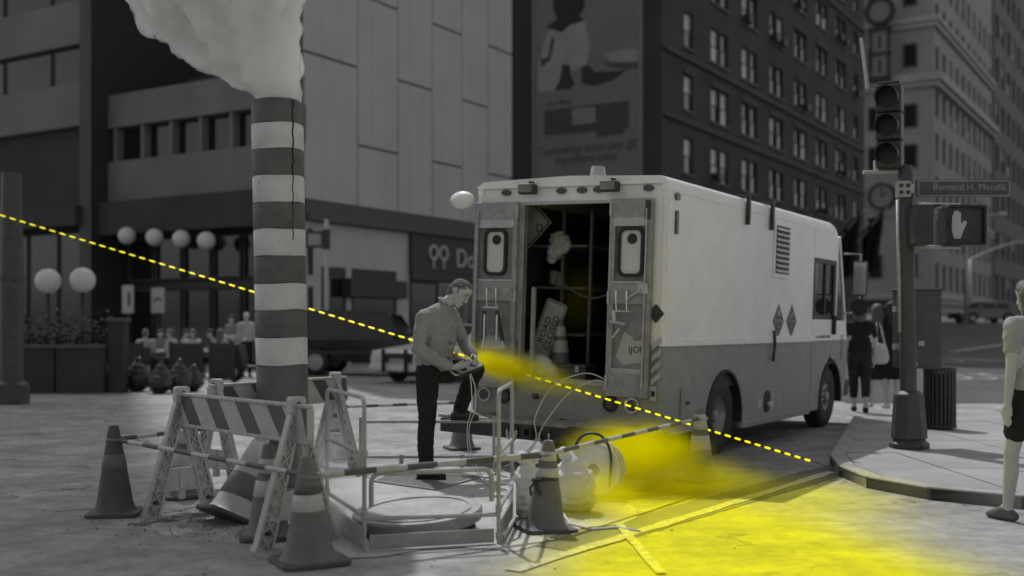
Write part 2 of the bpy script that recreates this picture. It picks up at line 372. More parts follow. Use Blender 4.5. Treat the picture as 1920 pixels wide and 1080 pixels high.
# ------------------------------------------------------------------ sidewalk corner: slabs and kerb stones
SWZ = .10
g = lambda x, y: G(x, y, SWZ)
swp = [g(1556, 852), g(1572, 872), g(1625, 893), g(1740, 913), g(1920, 930)]
swp = [Vector((p.x, p.y)) for p in swp] + [Vector((9, 6.3)), Vector((28, 5.2)), Vector((28, 16.0)), Vector((g(1605, 772).x, g(1605, 772).y))]
def clip(poly, a, b_):       # keep the left side of a->b
    out = []
    for i in range(len(poly)):
        p, q = poly[i], poly[(i + 1) % len(poly)]
        sp = (b_ - a).cross(p - a); sq = (b_ - a).cross(q - a)
        if sp >= 0: out.append(p)
        if sp * sq < 0: out.append(p.lerp(q, sp / (sp - sq)))
    return out
sw = MB(); sw.prism([(p.x, p.y) for p in swp], -.05, SWZ - .012, mZ)
swo = tag(sw.build('sidewalk', mat('joint_dirt', .10, .95, .2, 3)), kind='structure')
k = 0
area = 0
for i in range(18):
    for j in range(12):
        x0 = 2.6 + i * 1.25; y0 = 5 + j * 1.25; gp = .008
        cell = [Vector((x0 + gp, y0 + gp)), Vector((x0 + 1.25 - gp, y0 + gp)), Vector((x0 + 1.25 - gp, y0 + 1.25 - gp)), Vector((x0 + gp, y0 + 1.25 - gp))]
        c0 = sum(swp, Vector((0, 0))) / len(swp); inner = [c0 + (p - c0) * (1 - .16 / max(.5, (p - c0).length)) for p in swp]
        for q in range(len(inner)):
            if len(cell) < 3: break
            cell = clip(cell, inner[q], inner[(q + 1) % len(inner)])
        if len(cell) < 3 or x0 > 12: continue
        z = SWZ + random.uniform(-.003, .003); sb = MB(); sb.prism([(p.x, p.y) for p in cell], SWZ - .02, z, mZ); sb.build('paving_slab', M['sidewalk'], swo)
for i in (0, 1, 2, 3, 4, 8):
    a, b_ = swp[i], swp[(i + 1) % len(swp)]; Ln = (b_ - a).length; n = max(1, int(Ln / .9))
    for q in range(n):
        p0 = a.lerp(b_, q / n); p1 = a.lerp(b_, (q + 1) / n); d = (p1 - p0).normalized(); nn = Vector((-d.y, d.x)); p0 = p0 + d * .006; p1 = p1 - d * .006
        kb = MB(); kb.prism([tuple(p0), tuple(p1), tuple(p1 + nn * .15), tuple(p0 + nn * .15)], -.02, SWZ + random.uniform(.001, .006), mZ)
        kb.build('kerb_stone', M['kerb'], swo, bevel=.012)
# ------------------------------------------------------------------ buildings share the street grid: local x to the right, local y away
GRZ = YAW - R(90)
def grid_wall(mb, axis, a0, a1, z0, z1, cols, rows, th, at=0.0):
    def bx(u0, u1, w0, w1):
        if u1 - u0 < 1e-4 or w1 - w0 < 1e-4: return
        if axis == 'x': mb.box((at - th, u0, w0), (at, u1, w1))
        else: mb.box((u0, at, w0), (u1, at + th, w1))
    u = a0
    for c, d in sorted(cols): bx(u, c, z0, z1); u = d
    bx(u, a1, z0, z1)
    for c, d in cols:
        w = z0
        for e, f_ in sorted(rows): bx(c, d, w, e); w = f_
        bx(c, d, w, z1)
def window_mesh(w, h, sill=True, fr=.06):          # faces +x, centred, glass set back
    b = MB(); b.ring([(-w / 2, -h / 2), (w / 2, -h / 2), (w / 2, h / 2), (-w / 2, h / 2)], [(-w / 2 + fr, -h / 2 + fr), (w / 2 - fr, -h / 2 + fr), (w / 2 - fr, h / 2 - fr), (-w / 2 + fr, h / 2 - fr)], -.20, -.10, mX)
    b.box((-.18, -w / 2 + fr, -.04), (-.11, w / 2 - fr, .04))
    if sill: b.box((-.12, -w / 2 - .08, -h / 2 - .12), (.10, w / 2 + .08, -h / 2 + .015))
    return b
def pane_mesh(w, h):
    b = MB(); b.box((-.17, -w / 2, -h / 2), (-.155, w / 2, h / 2)); return b
# --- dark brick building
dbB = Vector((7.47, 56, 0))
db = thing('brick_building', 'tall dark brick building with rows of paired sash windows behind the truck', 'building', dbB, GRZ)
cols_c = [(3.5, 1), (8, 2), (12.9, 2), (17.9, 2), (22.9, 2), (27.9, 2), (32.8, 2), (37.1, 1)]
cols = []
for c, n in cols_c: cols += [(c - .6, c + .6)] if n == 1 else [(c - 1.32, c - .12), (c + .12, c + 1.32)]
rows = [(z - .95, z + .95) for z in [7.1 + 3.3 * i for i in range(8)]]
b = MB(); grid_wall(b, 'x', 0, 39.6, 0, 45, cols, rows, .4); b.box((-18, 0, 0), (-.4, .4, 45)); b.box((-18, 39.2, 0), (-.4, 39.6, 45)); b.box((-18, .4, 0), (-17.6, 39.2, 45)); b.build('wall', M['brick'], db)
b = MB(); b.box((-.9, .4, 0), (-.6, 39.2, 45)); b.build('inner_wall', M['dark'], db)
b = MB(); b.box((-18.1, -.15, 45), (.15, 39.75, 45.6)); b.build('roof', M['brickt'], db)
for z in (5.3, 12.0, 15.35, 24.9): b = MB(); b.box((0, -.003, z), (.16, 39.5, z + .28)); b.build('string_course', M['brickt'], db, bevel=.03)
wfm = window_mesh(1.2, 1.9).mesh('window', mat('window_frame', .055, .6)); pm_d = pane_mesh(1.08, .84).mesh('pane', M['glassd']); pm_l = pane_mesh(1.08, .84).mesh('pane', M['glassl'])
acm = MB(); acm.box((-.1, -.33, -.22), (.38, .33, .2)); acm = acm.mesh('air_conditioner', M['dark'])
lint = MB(); lint.box((0, -.75, .98), (.09, .75, 1.25)); lint = lint.mesh('lintel', M['brickt'])
for ci, (c0, c1) in enumerate(cols):
    for ri, (z0, z1) in enumerate(rows):
        w = inst(wfm, 'window', db, (0, (c0 + c1) / 2, (z0 + z1) / 2)); rr = random.random()
        has_blind = rr < (.75 if ci in (0, 1, 2) else .28)
        inst(pm_l if has_blind and random.random() < .85 else pm_d, 'pane', w, (0, 0, .45)); inst(pm_l if has_blind and random.random() < .6 else pm_d, 'pane', w, (.03, 0, -.45))
        if random.random() < .22: inst(acm, 'air_conditioner', w, (0, 0, -.68))
        elif ri % 2 == 0: inst(lint, 'lintel', w, (0, 0, 0))
# billboard on its near end wall
bb = thing('billboard', 'tall pale advertising billboard with seated figure on the brick end wall', 'billboard', dbB, GRZ)
def BX(px): kk = (px - CX) / F; return (56 * kk - 7.47) / (.852 + .524 * kk)
def BZ(px, py): return CH + (HY - py) * (56 - .524 * BX(px)) / F
def bpoly(name, pts, g, d):
    b = MB(); b.prism([(BX(x), BZ(x, y)) for x, y in pts], -.11 - d, -.10, mY); return b.build(name, mat('print_%03d' % int(g * 1000), g, .6, .15, .8), bb)
b = MB(); b.box((BX(1003), -.10, 4), (BX(1203), -.02, 24)); b.build('board', mat('billboard_sheet', .20, .6, .12, .25), bb)
b = MB(); b.box((BX(1199), -.16, 4), (BX(1206), -.02, 24)); b.box((BX(1000), -.16, 4), (BX(1003), -.02, 24)); b.build('frame', mat('billboard_frame', .22, .6), bb)
bpoly('picture_shape', [(1012, 110), (1030, 60), (1062, 42), (1098, 40), (1108, 90), (1100, 125), (1070, 135), (1060, 170), (1010, 172)], .33, .002)
bpoly('picture_shape', [(1040, -6), (1100, -6), (1096, 20), (1088, 30), (1097, 40), (1070, 48), (1055, 62), (1026, 52), (1046, 36), (1038, 14)], .03, .004)
bpoly('picture_shape', [(1010, 85), (1018, 128), (1034, 112), (1042, 76), (1036, 70), (1030, 108), (1018, 112)], .06, .006)
bpoly('picture_shape', [(1056, 122), (1070, 122), (1072, 142), (1080, 158), (1070, 168), (1042, 170), (1052, 150)], .04, .008)
bpoly('picture_shape', [(1092, 126), (1104, 122), (1118, 136), (1160, 134), (1182, 128), (1150, 152), (1115, 162), (1092, 156)], .045, .010)
bpoly('picture_shape', [(1122, 112), (1140, 118), (1198, 118), (1198, 130), (1150, 128)], .09, .012)
bpoly('picture_shape', [(1130, 100), (1180, 92), (1199, 96), (1199, 116), (1148, 116)], .30, .002)
bpoly('banner', [(1023, 208), (1181, 189), (1181, 240), (1023, 256)], .075, .004)
bpoly('banner_picture', [(1075, 205), (1118, 200), (1118, 230), (1075, 235)], .24, .007)
bpoly('banner_tab', [(1120, 247), (1172, 241), (1172, 251), (1120, 257)], .07, .006)
for s_, px, py, sz in (('Customize your day @', 1100, 278, .62), ('myoffers.com', 1100, 297, .66), ('my offers', 1050, 193, .4)):
    text('printed_words', s_, sz, mat('print_ink', .07), bb, basis((BX(px), -.118, BZ(px, py)), (1, 0, 0), (0, 0, 1)))
# flags on slanted poles from the brick building
for i, (px, py) in enumerate(((1578, 420), (1622, 415))):
    kk = (px - CX) / F; s = (56 * kk - 7.47) / (.524 - .852 * kk) - 2.4
    wall_p = dbB + D2 * s; zz = CH + (HY - py) * wall_p.y / F + .6
    f = thing('flag', ['dark flag hanging from a slanted pole closer to the truck cab', 'dark flag hanging from a slanted pole farther along the brick front'][i], 'flag', (wall_p.x, wall_p.y, zz - 1.8), GRZ, 'flags on the brick building')
    b = MB(); b.tube([(-.1, 0, -.6), (2.3, 0, 2.2)], .06, 8); b.build('flag_pole', M['galv'], f)
    b = MB(); vs = []; fs = []
    for u in range(9):
        for v in range(13):
            t = v / 12; x = .35 + 1.75 * u / 8 * (1 - .35 * t); z = .0 + 1.9 * u / 8 * (1 - .75 * t) - 3.3 * t + .3; y = .22 * math.sin(u * 1.5 + t * 3) * (.3 + t)
            vs.append((x, y, z))
    fs = [(u * 13 + v, u * 13 + v + 1, (u + 1) * 13 + v + 1, (u + 1) * 13 + v) for u in range(8) for v in range(12)]
    b.add(vs, fs); o = b.build('flag_cloth', greym(.016), f, smooth=True); sm = o.modifiers.new('s', 'SOLIDIFY'); sm.thickness = .03
# --- pale limestone tower and the darker one beyond
def tower(name, label, corner, len_y, wid_x, H, m, fm, sp, fl, z0, ww, wh, rows_n, part_limit=300):
    t = thing(name, label, 'building', corner, GRZ)
    cl = [(y + (sp - ww) / 2, y + (sp + ww) / 2) for y in [sp * i for i in range(int(len_y / sp))]]
    rw = [(z0 + fl * i, z0 + fl * i + wh) for i in range(rows_n)]
    b = MB(); grid_wall(b, 'x', 0, len_y, 0, H, cl, rw, .5)
    b.box((-wid_x, 0, 0), (-.5, .5, H)); b.box((-wid_x, len_y - .5, 0), (-.5, len_y, H)); b.box((-wid_x, .5, 0), (-wid_x + .4, len_y - .5, H)); b.build('wall', m, t)
    b = MB(); b.box((-1.2, .5, 0), (-.9, len_y - .5, H)); b.build('inner_wall', M['dark'], t)
    b = MB(); b.box((-wid_x - .3, -.3, H), (.3, len_y + .3, H + .8)); b.build('roof', m, t)
    wm = window_mesh(ww, wh, True, .1).mesh('window', fm); pd = pane_mesh(ww - .2, wh / 2 - .12).mesh('pane', M['glassd']); pl = pane_mesh(ww - .2, wh / 2 - .12).mesh('pane', M['glassl'])
    for c0, c1 in cl:
        for e, f_ in rw:
            w = inst(wm, 'window', t, (-.06, (c0 + c1) / 2, (e + f_) / 2))
            inst(pl if random.random() < .18 else pd, 'pane', w, (0, 0, wh / 4 - .01)); inst(pl if random.random() < .07 else pd, 'pane', w, (.03, 0, -wh / 4 + .01))
    return t
tc_ = Vector((41.4, 110, 0))
tw = tower('stone_tower', 'pale limestone tower with cornices and many windows beyond the brick building', tc_, 36, 7.2, 62, M['stone'], mat('pale_sash', .1), 3.6, 4.3, 5.2, 1.7, 2.6, 8)
for z, h, pr in ((4.2, .6, .5), (25.6, .8, .9), (31.5, .5, .6), (13.0, .4, .4)):
    b = MB(); b.box((-7.2 - pr, -pr, z), (pr, 36, z + h)); b.box((-7.2 - pr * .6, -pr * .6, z - .5), (pr * .6, 36, z - .002)); b.build('cornice', mat('pale_cornice', .36, .85, .1, .5), tw, bevel=.05)
for x in (-5.6, -2.2):
    for z in (7.5, 12, 18.4, 22.4, 28.4, 34.5):
        w = MB(); w.ring([(-.7, -1.2), (.7, -1.2), (.7, 1.2), (-.7, 1.2)], [(-.55, -1.05), (.55, -1.05), (.55, 1.05), (-.55, 1.05)], -.1, -.003, mY); o = w.build('window', mat('pale_sash', .1), tw); o.location = (x, 0, z)
        w = MB(); w.box((-.55, -.06, -1.05), (.55, -.004, 1.05)); w.build('pane', M['glassd'], o)
b = MB(); b.box((-7.0, -.9, 3.6), (-.3, -.02, 4.1)); b.build('awning', M['dark'], tw)
tower('dark_stone_tower', 'darker grey stone tower beyond the pale limestone one', tc_ + D2 * 38, 80, 9, 90, M['stone2'], mat('dark_sash', .06), 5.0, 5.6, 5.0, 2.6, 3.2, 8)
# ornate vertical sign and clock on the limestone tower's end wall
def TP(px, py, off): 
    kk = (px - CX) / F; x = (110 * kk - 41.4) / (.852 + .524 * kk); return x, CH + (HY - py) * (110 - .524 * x) / F
x, z = TP(1655, 150, 0); os_ = thing('ornate_sign', 'ornate dark vertical sign with round top on the limestone tower', 'sign', tuple(tc_ + Vector((D2.y, -D2.x, 0)) * x - D2 * 1.2 + Vector((0, 0, z))), GRZ)
b = MB(); b.box((-1.05, -.25, -.4), (1.05, .25, .1)); b.box((-.95, -.2, .1), (-.75, .2, 4.8)); b.box((.75, -.2, .1), (.95, .2, 4.8)); b.box((-1.1, -.25, 2.2), (1.1, .25, 2.5)); b.box((-1.1, -.25, 4.6), (1.1, .25, 5.0)); b.box((-.3, .25, .5), (.3, 1.25, .8)); b.box((-.3, .25, 3.9), (.3, 1.25, 4.2)); b.build('frame', M['dark'], os_)
for zz in (.1, 2.5): b = MB(); b.box((-.75, -.1, zz), (.75, .1, zz + 2.1)); b.build('sign_panel', mat('ornate_panel', .2), os_); b = MB(); b.box((-.12, -.14, zz + .4), (.12, -.1, zz + 1.6)); b.build('letter_bar', M['dark'], os_)
b = MB(); b.ring(circ(0, 6.6, 1.5, 10), circ(0, 6.6, 1.1, 10), -.25, .25, mY); b.build('round_top', M['dark'], os_); b = MB(); b.prism(circ(0, 6.6, 1.09, 20), -.1, .1, mY); b.build('medallion', mat('ornate_panel', .2), os_)
x, z = TP(1658, 370, 0); ck = thing('wall_clock', 'round clock projecting from the limestone tower below the ornate sign', 'clock', tuple(tc_ + Vector((D2.y, -D2.x, 0)) * x - D2 * .9 + Vector((0, 0, z))), GRZ)
b = MB(); b.ring(circ(0, 0, 1.35, 28), circ(0, 0, 1.1, 28), -.3, .3, mY); b.build('clock_case', M['dark'], ck); b = MB(); b.prism(circ(0, 0, 1.1, 28), -.2, .2, mY); b.build('clock_face', mat('clock_face', .22), ck)
b = MB(); b.beam((0, -.22, -.1), (0, -.22, .85), .1, .04, (0, 1, 0)); b.beam((-.05, -.22, 0), (.5, -.22, .3), .12, .04, (0, 1, 0)); b.build('clock_hands', M['ink'], ck); b = MB(); b.box((-.2, .3, -.2), (.2, 1.1, .2)); b.build('bracket', M['dark'], ck)
# --- corner block: cladding-panel building and the cafe building
cb = Vector((-7.43, 40, 0))
pb = thing('panel_building', 'tall pale building clad in large staggered panels behind the parked cars', 'building', cb, GRZ)
b = MB(); b.box((-2.5, 0, 0), (-.08, 14.2, 30)); b.build('core', M['seam'], pb)
y = 0.0; i = 0
for wv in (3.0, 2.5, 2.35, 2.2, 2.1, 2.05):
    z = 5.95; h = 2.35 if i % 2 else 5.3
    if y + wv > 14.2: wv = 14.2 - y
    while z < 29.9:
        z1 = min(z + h, 30)
        for q in range(3):
            a0 = y + wv * q / 3; a1 = y + wv * (q + 1) / 3; dx = random.uniform(-.004, .004)
            p = MB(); p.box((-.08, a0 + (.03 if q == 0 else .006), z + .045), (dx, a1 - (.03 if q == 2 else .006), z1 - .045)); p.build('panel', M['panel'], pb)
        z = z1; h = 5.75
    y += wv; i += 1
b = MB(); b.box((-2.52, -.02, 5.2), (.35, 14.2, 5.45)); b.box((-2.52, -.02, 5.45), (.12, 14.2, 5.93)); b.build('ledge', mat('ledge', .10, .8), pb, bevel=.02)
for a0, a1, z0, z1 in ((0, 6.2, 3.6, 5.19), (0, .9, 0, 3.6), (5.4, 6.2, 0, 3.6), (2.3, 2.6, 0, 3.6)):
    p = MB(); p.box((-.3, a0, z0), (.02 if z0 == 0 else .0, a1, z1)); p.build('shopfront_pier', M['panel'], pb)
p = MB(); p.box((-.3, 6.2, 3.3), (.18, 14.2, 5.19)); p.build('sign_fascia', mat('sign_fascia', .045, .6), pb)
for a0, a1 in ((.95, 2.25), (2.65, 5.35), (6.3, 8.2), (8.3, 10.2), (10.3, 12.2), (12.3, 14.1)):
    f = MB(); f.ring([(a0, .02), (a1, .02), (a1, 3.25), (a0, 3.25)], [(a0 + .08, .1), (a1 - .08, .1), (a1 - .08, 3.15), (a0 + .08, 3.15)], -.02, .03, mX); fo = f.build('shop_window', M['dalu'] if a0 > 8 else M['dark'], pb)
    f = MB(); f.box((-.01, a0 + .08, .1), (0.0, a1 - .08, 3.15)); f.build('pane', M['glassd'], fo)
f = MB(); f.box((.02, 2.0, 2.5), (.5, 5.5, 3.2)); f.build('canopy', M['dark'], pb, bevel=.03)
sg = thing('hotel_sign', 'pale shop sign with twin-loop logo on the dark fascia beside the truck', 'sign', cb, GRZ)
def wy(px): kk = (px - CX) / F; return (7.43 + 40 * kk) / (.524 - .852 * kk)
zS = 4.3; lm = mat('sign_letters', .42, .5)
text('sign_letters', 'Do', 1.15, lm, sg, basis((.2, wy(866), zS), (0, 1, 0), (0, 0, 1)), depth=.03)
f = MB()
for yy in (wy(805), wy(824)): f.ring(circ(yy, zS + .18, .33, 18), circ(yy, zS + .18, .22, 18), .2, .25, mX); f.box((.2, yy - .04, zS - .5), (.25, yy + .04, zS - .15))
f.build('twin_loop_logo', lm, sg)
# cafe building, low wing, and the dark tower beside it
cf = thing('cafe_building', 'low concrete banded building with dark glazed cafe front', 'building', cb, GRZ)
def band(name, z0, z1, m, x0=-9.8, x1=-.02, y0=-.6, y1=8): b = MB(); b.box((x0, y0, z0), (x1, y1, z1)); return b.build(name, m, cf)
band('concrete_band', 6.3, 7.95, M['concr']); band('concrete_band', 9.3, 10.6, M['concr'])
band('fascia', 5.0, 6.29, M['facade'], y0=-1.1); band('core', .0, 4.99, M['dark'], y0=.4); band('window_strip', 7.951, 9.299, M['dark'], y0=-.1)
for x in [-9.6 + i * 1.6 for i in range(7)]:
    b = MB(); b.box((x, -.5, 7.951), (x + .18, -.11, 9.299)); b.build('mullion', M['concr'], cf); b = MB(); b.box((x + .2, -.16, 8.0), (min(x + 1.58, -.1), -.13, 9.25)); b.build('pane', M['glassd'], cf)
for x in [-9.6 + i * 1.6 for i in range(7)]:
    for z0, z1 in ((.1, 2.9), (3.2, 4.95)):
        b = MB(); x1 = min(x + 1.5, -.2); b.ring([(x, z0), (x1, z0), (x1, z1), (x, z1)], [(x + .1, z0 + .1), (x1 - .1, z0 + .1), (x1 - .1, z1 - .1), (x + .1, z1 - .1)], .2, .38, mY); o = b.build('shop_window', M['facade'], cf)
        b = MB(); b.box((x + .1, .3, z0 + .1), (x1 - .1, .32, z1 - .1)); b.build('pane', M['glassd'], o)
b = MB(); b.box((-8.2, 2, 10.6), (-4.6, 6, 11.6)); b.box((-6.8, 2.5, 11.6), (-5.2, 4, 12.4)); b.build('roof_plant', M['dark'], cf)
dt = thing('banded_tower', 'tall dark building with pale concrete bands at the street corner', 'building', cb, GRZ)
b = MB(); b.box((-48, -.6, 0), (-10.5, 8, 21)); b.build('core', M['facade'], dt)
b = MB(); b.box((-48, -.5, 21), (-17.2, 6, 98)); b.build('added_shade_block', M['facade'], dt)  # unseen block, added off-camera and sized to shade the left ground
b = MB(); b.box((-10.5, -1.4, 0), (-9.81, 6, 21.2)); b.build('pillar', M['dark'], dt)
for z in [9.5 + 3.3 * i for i in range(4)]:
    b = MB(); b.box((-48, -.95, z), (-10.52, -.602, z + 1.75)); b.build('concrete_band', M['concr'], dt)
    for x in [-13 - 3.2 * i for i in range(6)]: b = MB(); b.box((x, -.66, z + 1.76), (x + 2.9, -.61, z + 3.25)); b.build('window', M['glassd'], dt)
b = MB(); b.box((-48, -1.6, 5.4), (-10.52, -.602, 6.2)); b.build('fascia', M['facade'], dt)
for x in [-12.6 - 2.0 * i for i in range(9)]:
    b = MB(); b.box((x, -.66, .4), (x + 1.7, -.61, 5.2)); b.build('shop_window', M['glassd'], dt)
# ------------------------------------------------------------------ utility truck (local x forward, y to its left, z up)
W = 1.055; TH = 2.815; ROLL = R(2.0)
tr_o = Vector((1.385, 10.5, 0)) + N2 * W
tr = thing('utility_truck', 'white and grey step van with its rear doors folded open', 'truck', tr_o, rot=(ROLL, 0, YAW))
TM = Matrix.Translation(tr_o) @ Euler((ROLL, 0, YAW)).to_matrix().to_4x4()
def arch(cx, r, z0, n=12): # points of a wheel arch from front to back at height z0
    a0 = math.asin(max(-1, min(1, (z0 - .42) / r))); return [(cx + r * math.cos(a0 + (math.pi - 2 * a0) * k / n), .42 + r * math.sin(a0 + (math.pi - 2 * a0) * k / n)) for k in range(n + 1)]
RW, FW = 1.62, 5.60
belt = 1.22; skirt = .29
lower = [(0.0, belt), (0.0, .45), (.25, .36)] + [(RW - .52, .36)] + arch(RW, .52, .40)[::-1] + [(RW + .53, skirt), (4.66, skirt), (4.66, belt)]
for s in (-1, 1):
    y0, y1 = s * W, s * (W - .04)
    b = MB(); b.prism(lower, y0, y1, mY); b.build('side_panel', M['tgrey'], tr)
    b = MB(); b.prism([(.0, belt + .002), (4.66, belt + .002), (4.66, TH - .10), (.0, TH - .10)], y0, y1, mY); b.build('side_panel', M['white'], tr)
    b = MB(); b.box((.02, s * W, belt - .01), (4.64, s * (W + .03), belt + .075)); b.build('belt_rail', M['white'], tr, bevel=.012)
    b = MB(); b.box((RW + .56, s * (W - .02), skirt - .01), (4.66, s * (W + .012), skirt + .07)); b.build('skirt_rail', M['tgrey'], tr, bevel=.008)
    # wheel-arch liner
    for cx in (RW, FW):
        b = MB(); A = arch(cx, .53, .36, 14); A2 = arch(cx, .50, .36, 14); n = len(A); vs = []
        for ins in (0, .45):
            vs += [(x, s * (W + .012 - ins), z) for x, z in A] + [(x, s * (W + .012 - ins), z) for x, z in A2]
        fs = [(i, i + 1, i + 1 + n, i + n) for i in range(n - 1)] + [(i + n, i + 1 + n, i + 1 + 3 * n, i + 3 * n) for i in range(n - 1)] + [(i, i + 1, i + 1 + 2 * n, i + 2 * n) for i in range(n - 1)]
        b.add(vs, fs); b.build('wheel_arch', M['black'], tr)
# right-hand door, cab corner and nose
def cab_side(s):
    y0, y1 = s * W, s * (W - .045); door = 'cab_door'
    dp = [(4.68, belt), (4.68, skirt + .02), (5.02, skirt + .02)] + [p for p in arch(FW, .55, .36)[::-1] if p[0] < 5.45] + [(5.50, 1.02), (5.66, belt)]
    b = MB(); b.prism(dp, y0, y1, mY); dr = b.build(door, M['tgrey'], tr)
    b = MB(); b.prism([(4.68, belt + .002), (5.66, belt + .002), (5.70, 1.50), (4.68, 1.50)], y0, y1, mY); b.build('door_upper', M['white'], dr)
    b = MB(); b.ring([(4.68, 1.502), (5.70, 1.502), (5.70, 2.30), (4.68, 2.30)], [(4.76, 1.56), (5.62, 1.56), (5.62, 2.24), (4.76, 2.24)], y0, y1, mY); b.box((5.20, y0, 1.56), (5.25, y1, 2.24)); b.build('window_frame', M['dark'], dr)
    b = MB(); b.box((4.76, s * (W - .02), 1.56), (5.62, s * (W - .026), 2.24)); b.build('window_pane', M['glassd'], dr)
    b = MB(); b.box((5.56, s * W, 1.30), (5.63, s * (W + .05), 1.56)); b.build('handle', M['black'], dr, bevel=.01)
    b = MB(); b.prism([(4.67, 2.302), (5.74, 2.302), (5.72, TH - .22), (5.60, TH - .12), (4.67, TH - .10)], y0, y1, mY); b.build('cab_panel', M['white'], tr)
    nose = [(5.68, belt)] + [(5.52, 1.02)] + [p for p in arch(FW, .55, .36)[::-1] if p[0] > 5.5] + [(6.28, .42), (6.38, .8), (6.36, belt)]
    b = MB(); b.prism(nose, y0, y1, mY); b.build('fender', M['tgrey'], tr)
    b = MB(); b.prism([(5.68, belt + .002), (6.36, belt + .002), (6.26, 1.49), (5.72, 1.49)], y0, y1, mY); b.build('fender_upper', M['white'], tr)
    b = MB(); b.prism([(5.76, 1.52), (6.16, 1.52), (5.84, 2.60), (5.76, 2.62)], s * (W - .01), s * (W - .03), mY); b.build('quarter_window', M['glassd'], tr)
    b = MB(); b.beam((5.735, s * (W - .02), 1.49), (5.745, s * (W - .02), 2.62), .05, .05); b.beam((6.24, s * (W - .03), 1.47), (5.82, s * (W - .03), 2.64), .07, .06); b.build('window_pillar', M['white'], tr)
cab_side(-1); cab_side(1)
b = MB(); b.add([(6.20, -W + .05, 1.52), (6.20, W - .05, 1.52), (5.84, W - .05, 2.58), (5.84, -W + .05, 2.58)], [(0, 1, 2, 3)]); o = b.build('windshield', M['glassd'], tr); sm = o.modifiers.new('s', 'SOLIDIFY'); sm.thickness = .02
b = MB(); b.prism([(6.20, 1.50), (6.30, 1.48), (6.40, 1.2), (6.42, .8), (6.32, .45), (6.26, .45), (6.30, .8), (6.28, 1.2)], -W + .046, W - .046, mY); b.build('nose_panel', M['tgrey'], tr)
b = MB(); b.box((6.36, -W, .42), (6.56, W, .66)); b.build('front_bumper', M['dark'], tr, bevel=.03)
# roof with rounded edges
prof = []
for k in range(7): a = R(90 * k / 6); prof.append((-W + .0 + .09 * (1 - math.cos(a)) - .006, TH - .098 + .098 * math.sin(a)))
prof = [(-W - .006, TH - .14)] + prof + [(0, TH + .03)] + [(-p[0], p[1]) for p in prof[::-1]] + [(W + .006, TH - .14), (W - .05, TH - .14), (W - .07, TH - .05), (-W + .07, TH - .05), (-W + .05, TH - .14)]
b = MB(); vs = []; n = len(prof); secs = [(-.02, 0, 1), (5.45, 0, 1), (5.62, -.02, .995), (5.74, -.06, .985), (5.82, -.14, .97)]
for x, dz, sc in secs: vs += [(x, p[0] * sc, p[1] + dz) for p in prof]
fs = [(i * n + j, i * n + (j + 1) % n, (i + 1) * n + (j + 1) % n, (i + 1) * n + j) for i in range(len(secs) - 1) for j in range(n)] + [tuple(range(n)), tuple(range((len(secs) - 1) * n, len(secs) * n))]
b.add(vs, fs); roof = b.build('roof', M['white'], tr, smooth=True, auto=True)
b = MB(); b.box((-.03, -W - .01, TH - .075), (-.022, W + .01, TH - .045)); b.build('drip_rail', M['white'], roof, bevel=.01)
for xx in (2.05, 2.85):
    b = MB(); b.box((xx, -W - .05, TH - .30), (xx + .05, -W - .012, TH + .0)); b.box((xx, -W - .05, TH + .0), (xx + .05, -W + .20, TH + .035)); b.build('ladder_bracket', M['dark'], roof)
# rear wall round the door opening (w = distance from the right corner)
def yw(w): return w - W
OP0, OP1, OPZ0, OPZ1 = .56, 1.59, .82, 2.60
b = MB(); b.box((0, yw(.012), OPZ1), (.05, yw(2*W-.012), TH - .055)); b.box((0, yw(.012), belt), (.05, yw(OP0), OPZ1 - .001)); b.box((0, yw(OP1), belt), (.05, yw(2*W-.012), OPZ1 - .001)); b.build('rear_wall', M['white'], tr)
b = MB(); b.box((0, yw(.012), .821), (.048, yw(OP0), belt - .001)); b.box((0, yw(OP1), .821), (.048, yw(2*W-.012), belt - .001)); b.box((-.004, yw(.012), .44), (.048, yw(2*W-.012), .82)); b.build('rear_wall', M['tgrey'], tr)
for w0 in (.0, 2.05):
    b = MB(); s = -1 if w0 == 0 else 1; b.box((-.012, s * W + .008 * s, .45), (.045, s * (W - .05), TH - .12)); b.build('corner_post', M['white'], tr, bevel=.012)
    b = MB(); b.box((-.016, s * (W + .010), .46), (.04, s * (W - .052), belt)); b.build('corner_post_lower', M['tgrey'], tr, bevel=.012)
b = MB(); b.ring([(yw(OP0) - .0, OPZ0), (yw(OP1), OPZ0), (yw(OP1), OPZ1), (yw(OP0), OPZ1)], [(yw(OP0) + .035, OPZ0 + .03), (yw(OP1) - .035, OPZ0 + .03), (yw(OP1) - .035, OPZ1 - .03), (yw(OP0) + .035, OPZ1 - .03)], -.015, .06, mX); b.build('door_frame', M['alu'], tr)
b = MB(); b.box((-.03, yw(.10), .80), (.055, yw(1.98), .835)); b.build('sill_plate', M['alu'], tr, bevel=.006)
# box interior
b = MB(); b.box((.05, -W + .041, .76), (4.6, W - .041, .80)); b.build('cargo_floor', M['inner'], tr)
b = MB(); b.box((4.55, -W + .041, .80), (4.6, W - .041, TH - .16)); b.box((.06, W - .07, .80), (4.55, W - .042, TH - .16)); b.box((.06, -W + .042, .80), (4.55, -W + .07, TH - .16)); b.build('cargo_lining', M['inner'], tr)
for w in (.86, 1.26, 1.60): 
    for x in (.9, 2.3): b = MB(); b.box((x, yw(w), .80), (x + .04, yw(w) + .03, 2.6)); b.build('shelf_post', M['shelf'], tr)
for z in (1.25, 1.75, 2.2): b = MB(); b.box((.85, yw(1.30), z), (4.2, yw(1.95), z + .025)); b.build('shelf_board', M['shelf'], tr)
for z in (1.25, 1.75, 2.2): b = MB(); b.box((.85, yw(.10), z), (4.2, yw(.62), z + .025)); b.build('shelf_board', M['shelf'], tr)
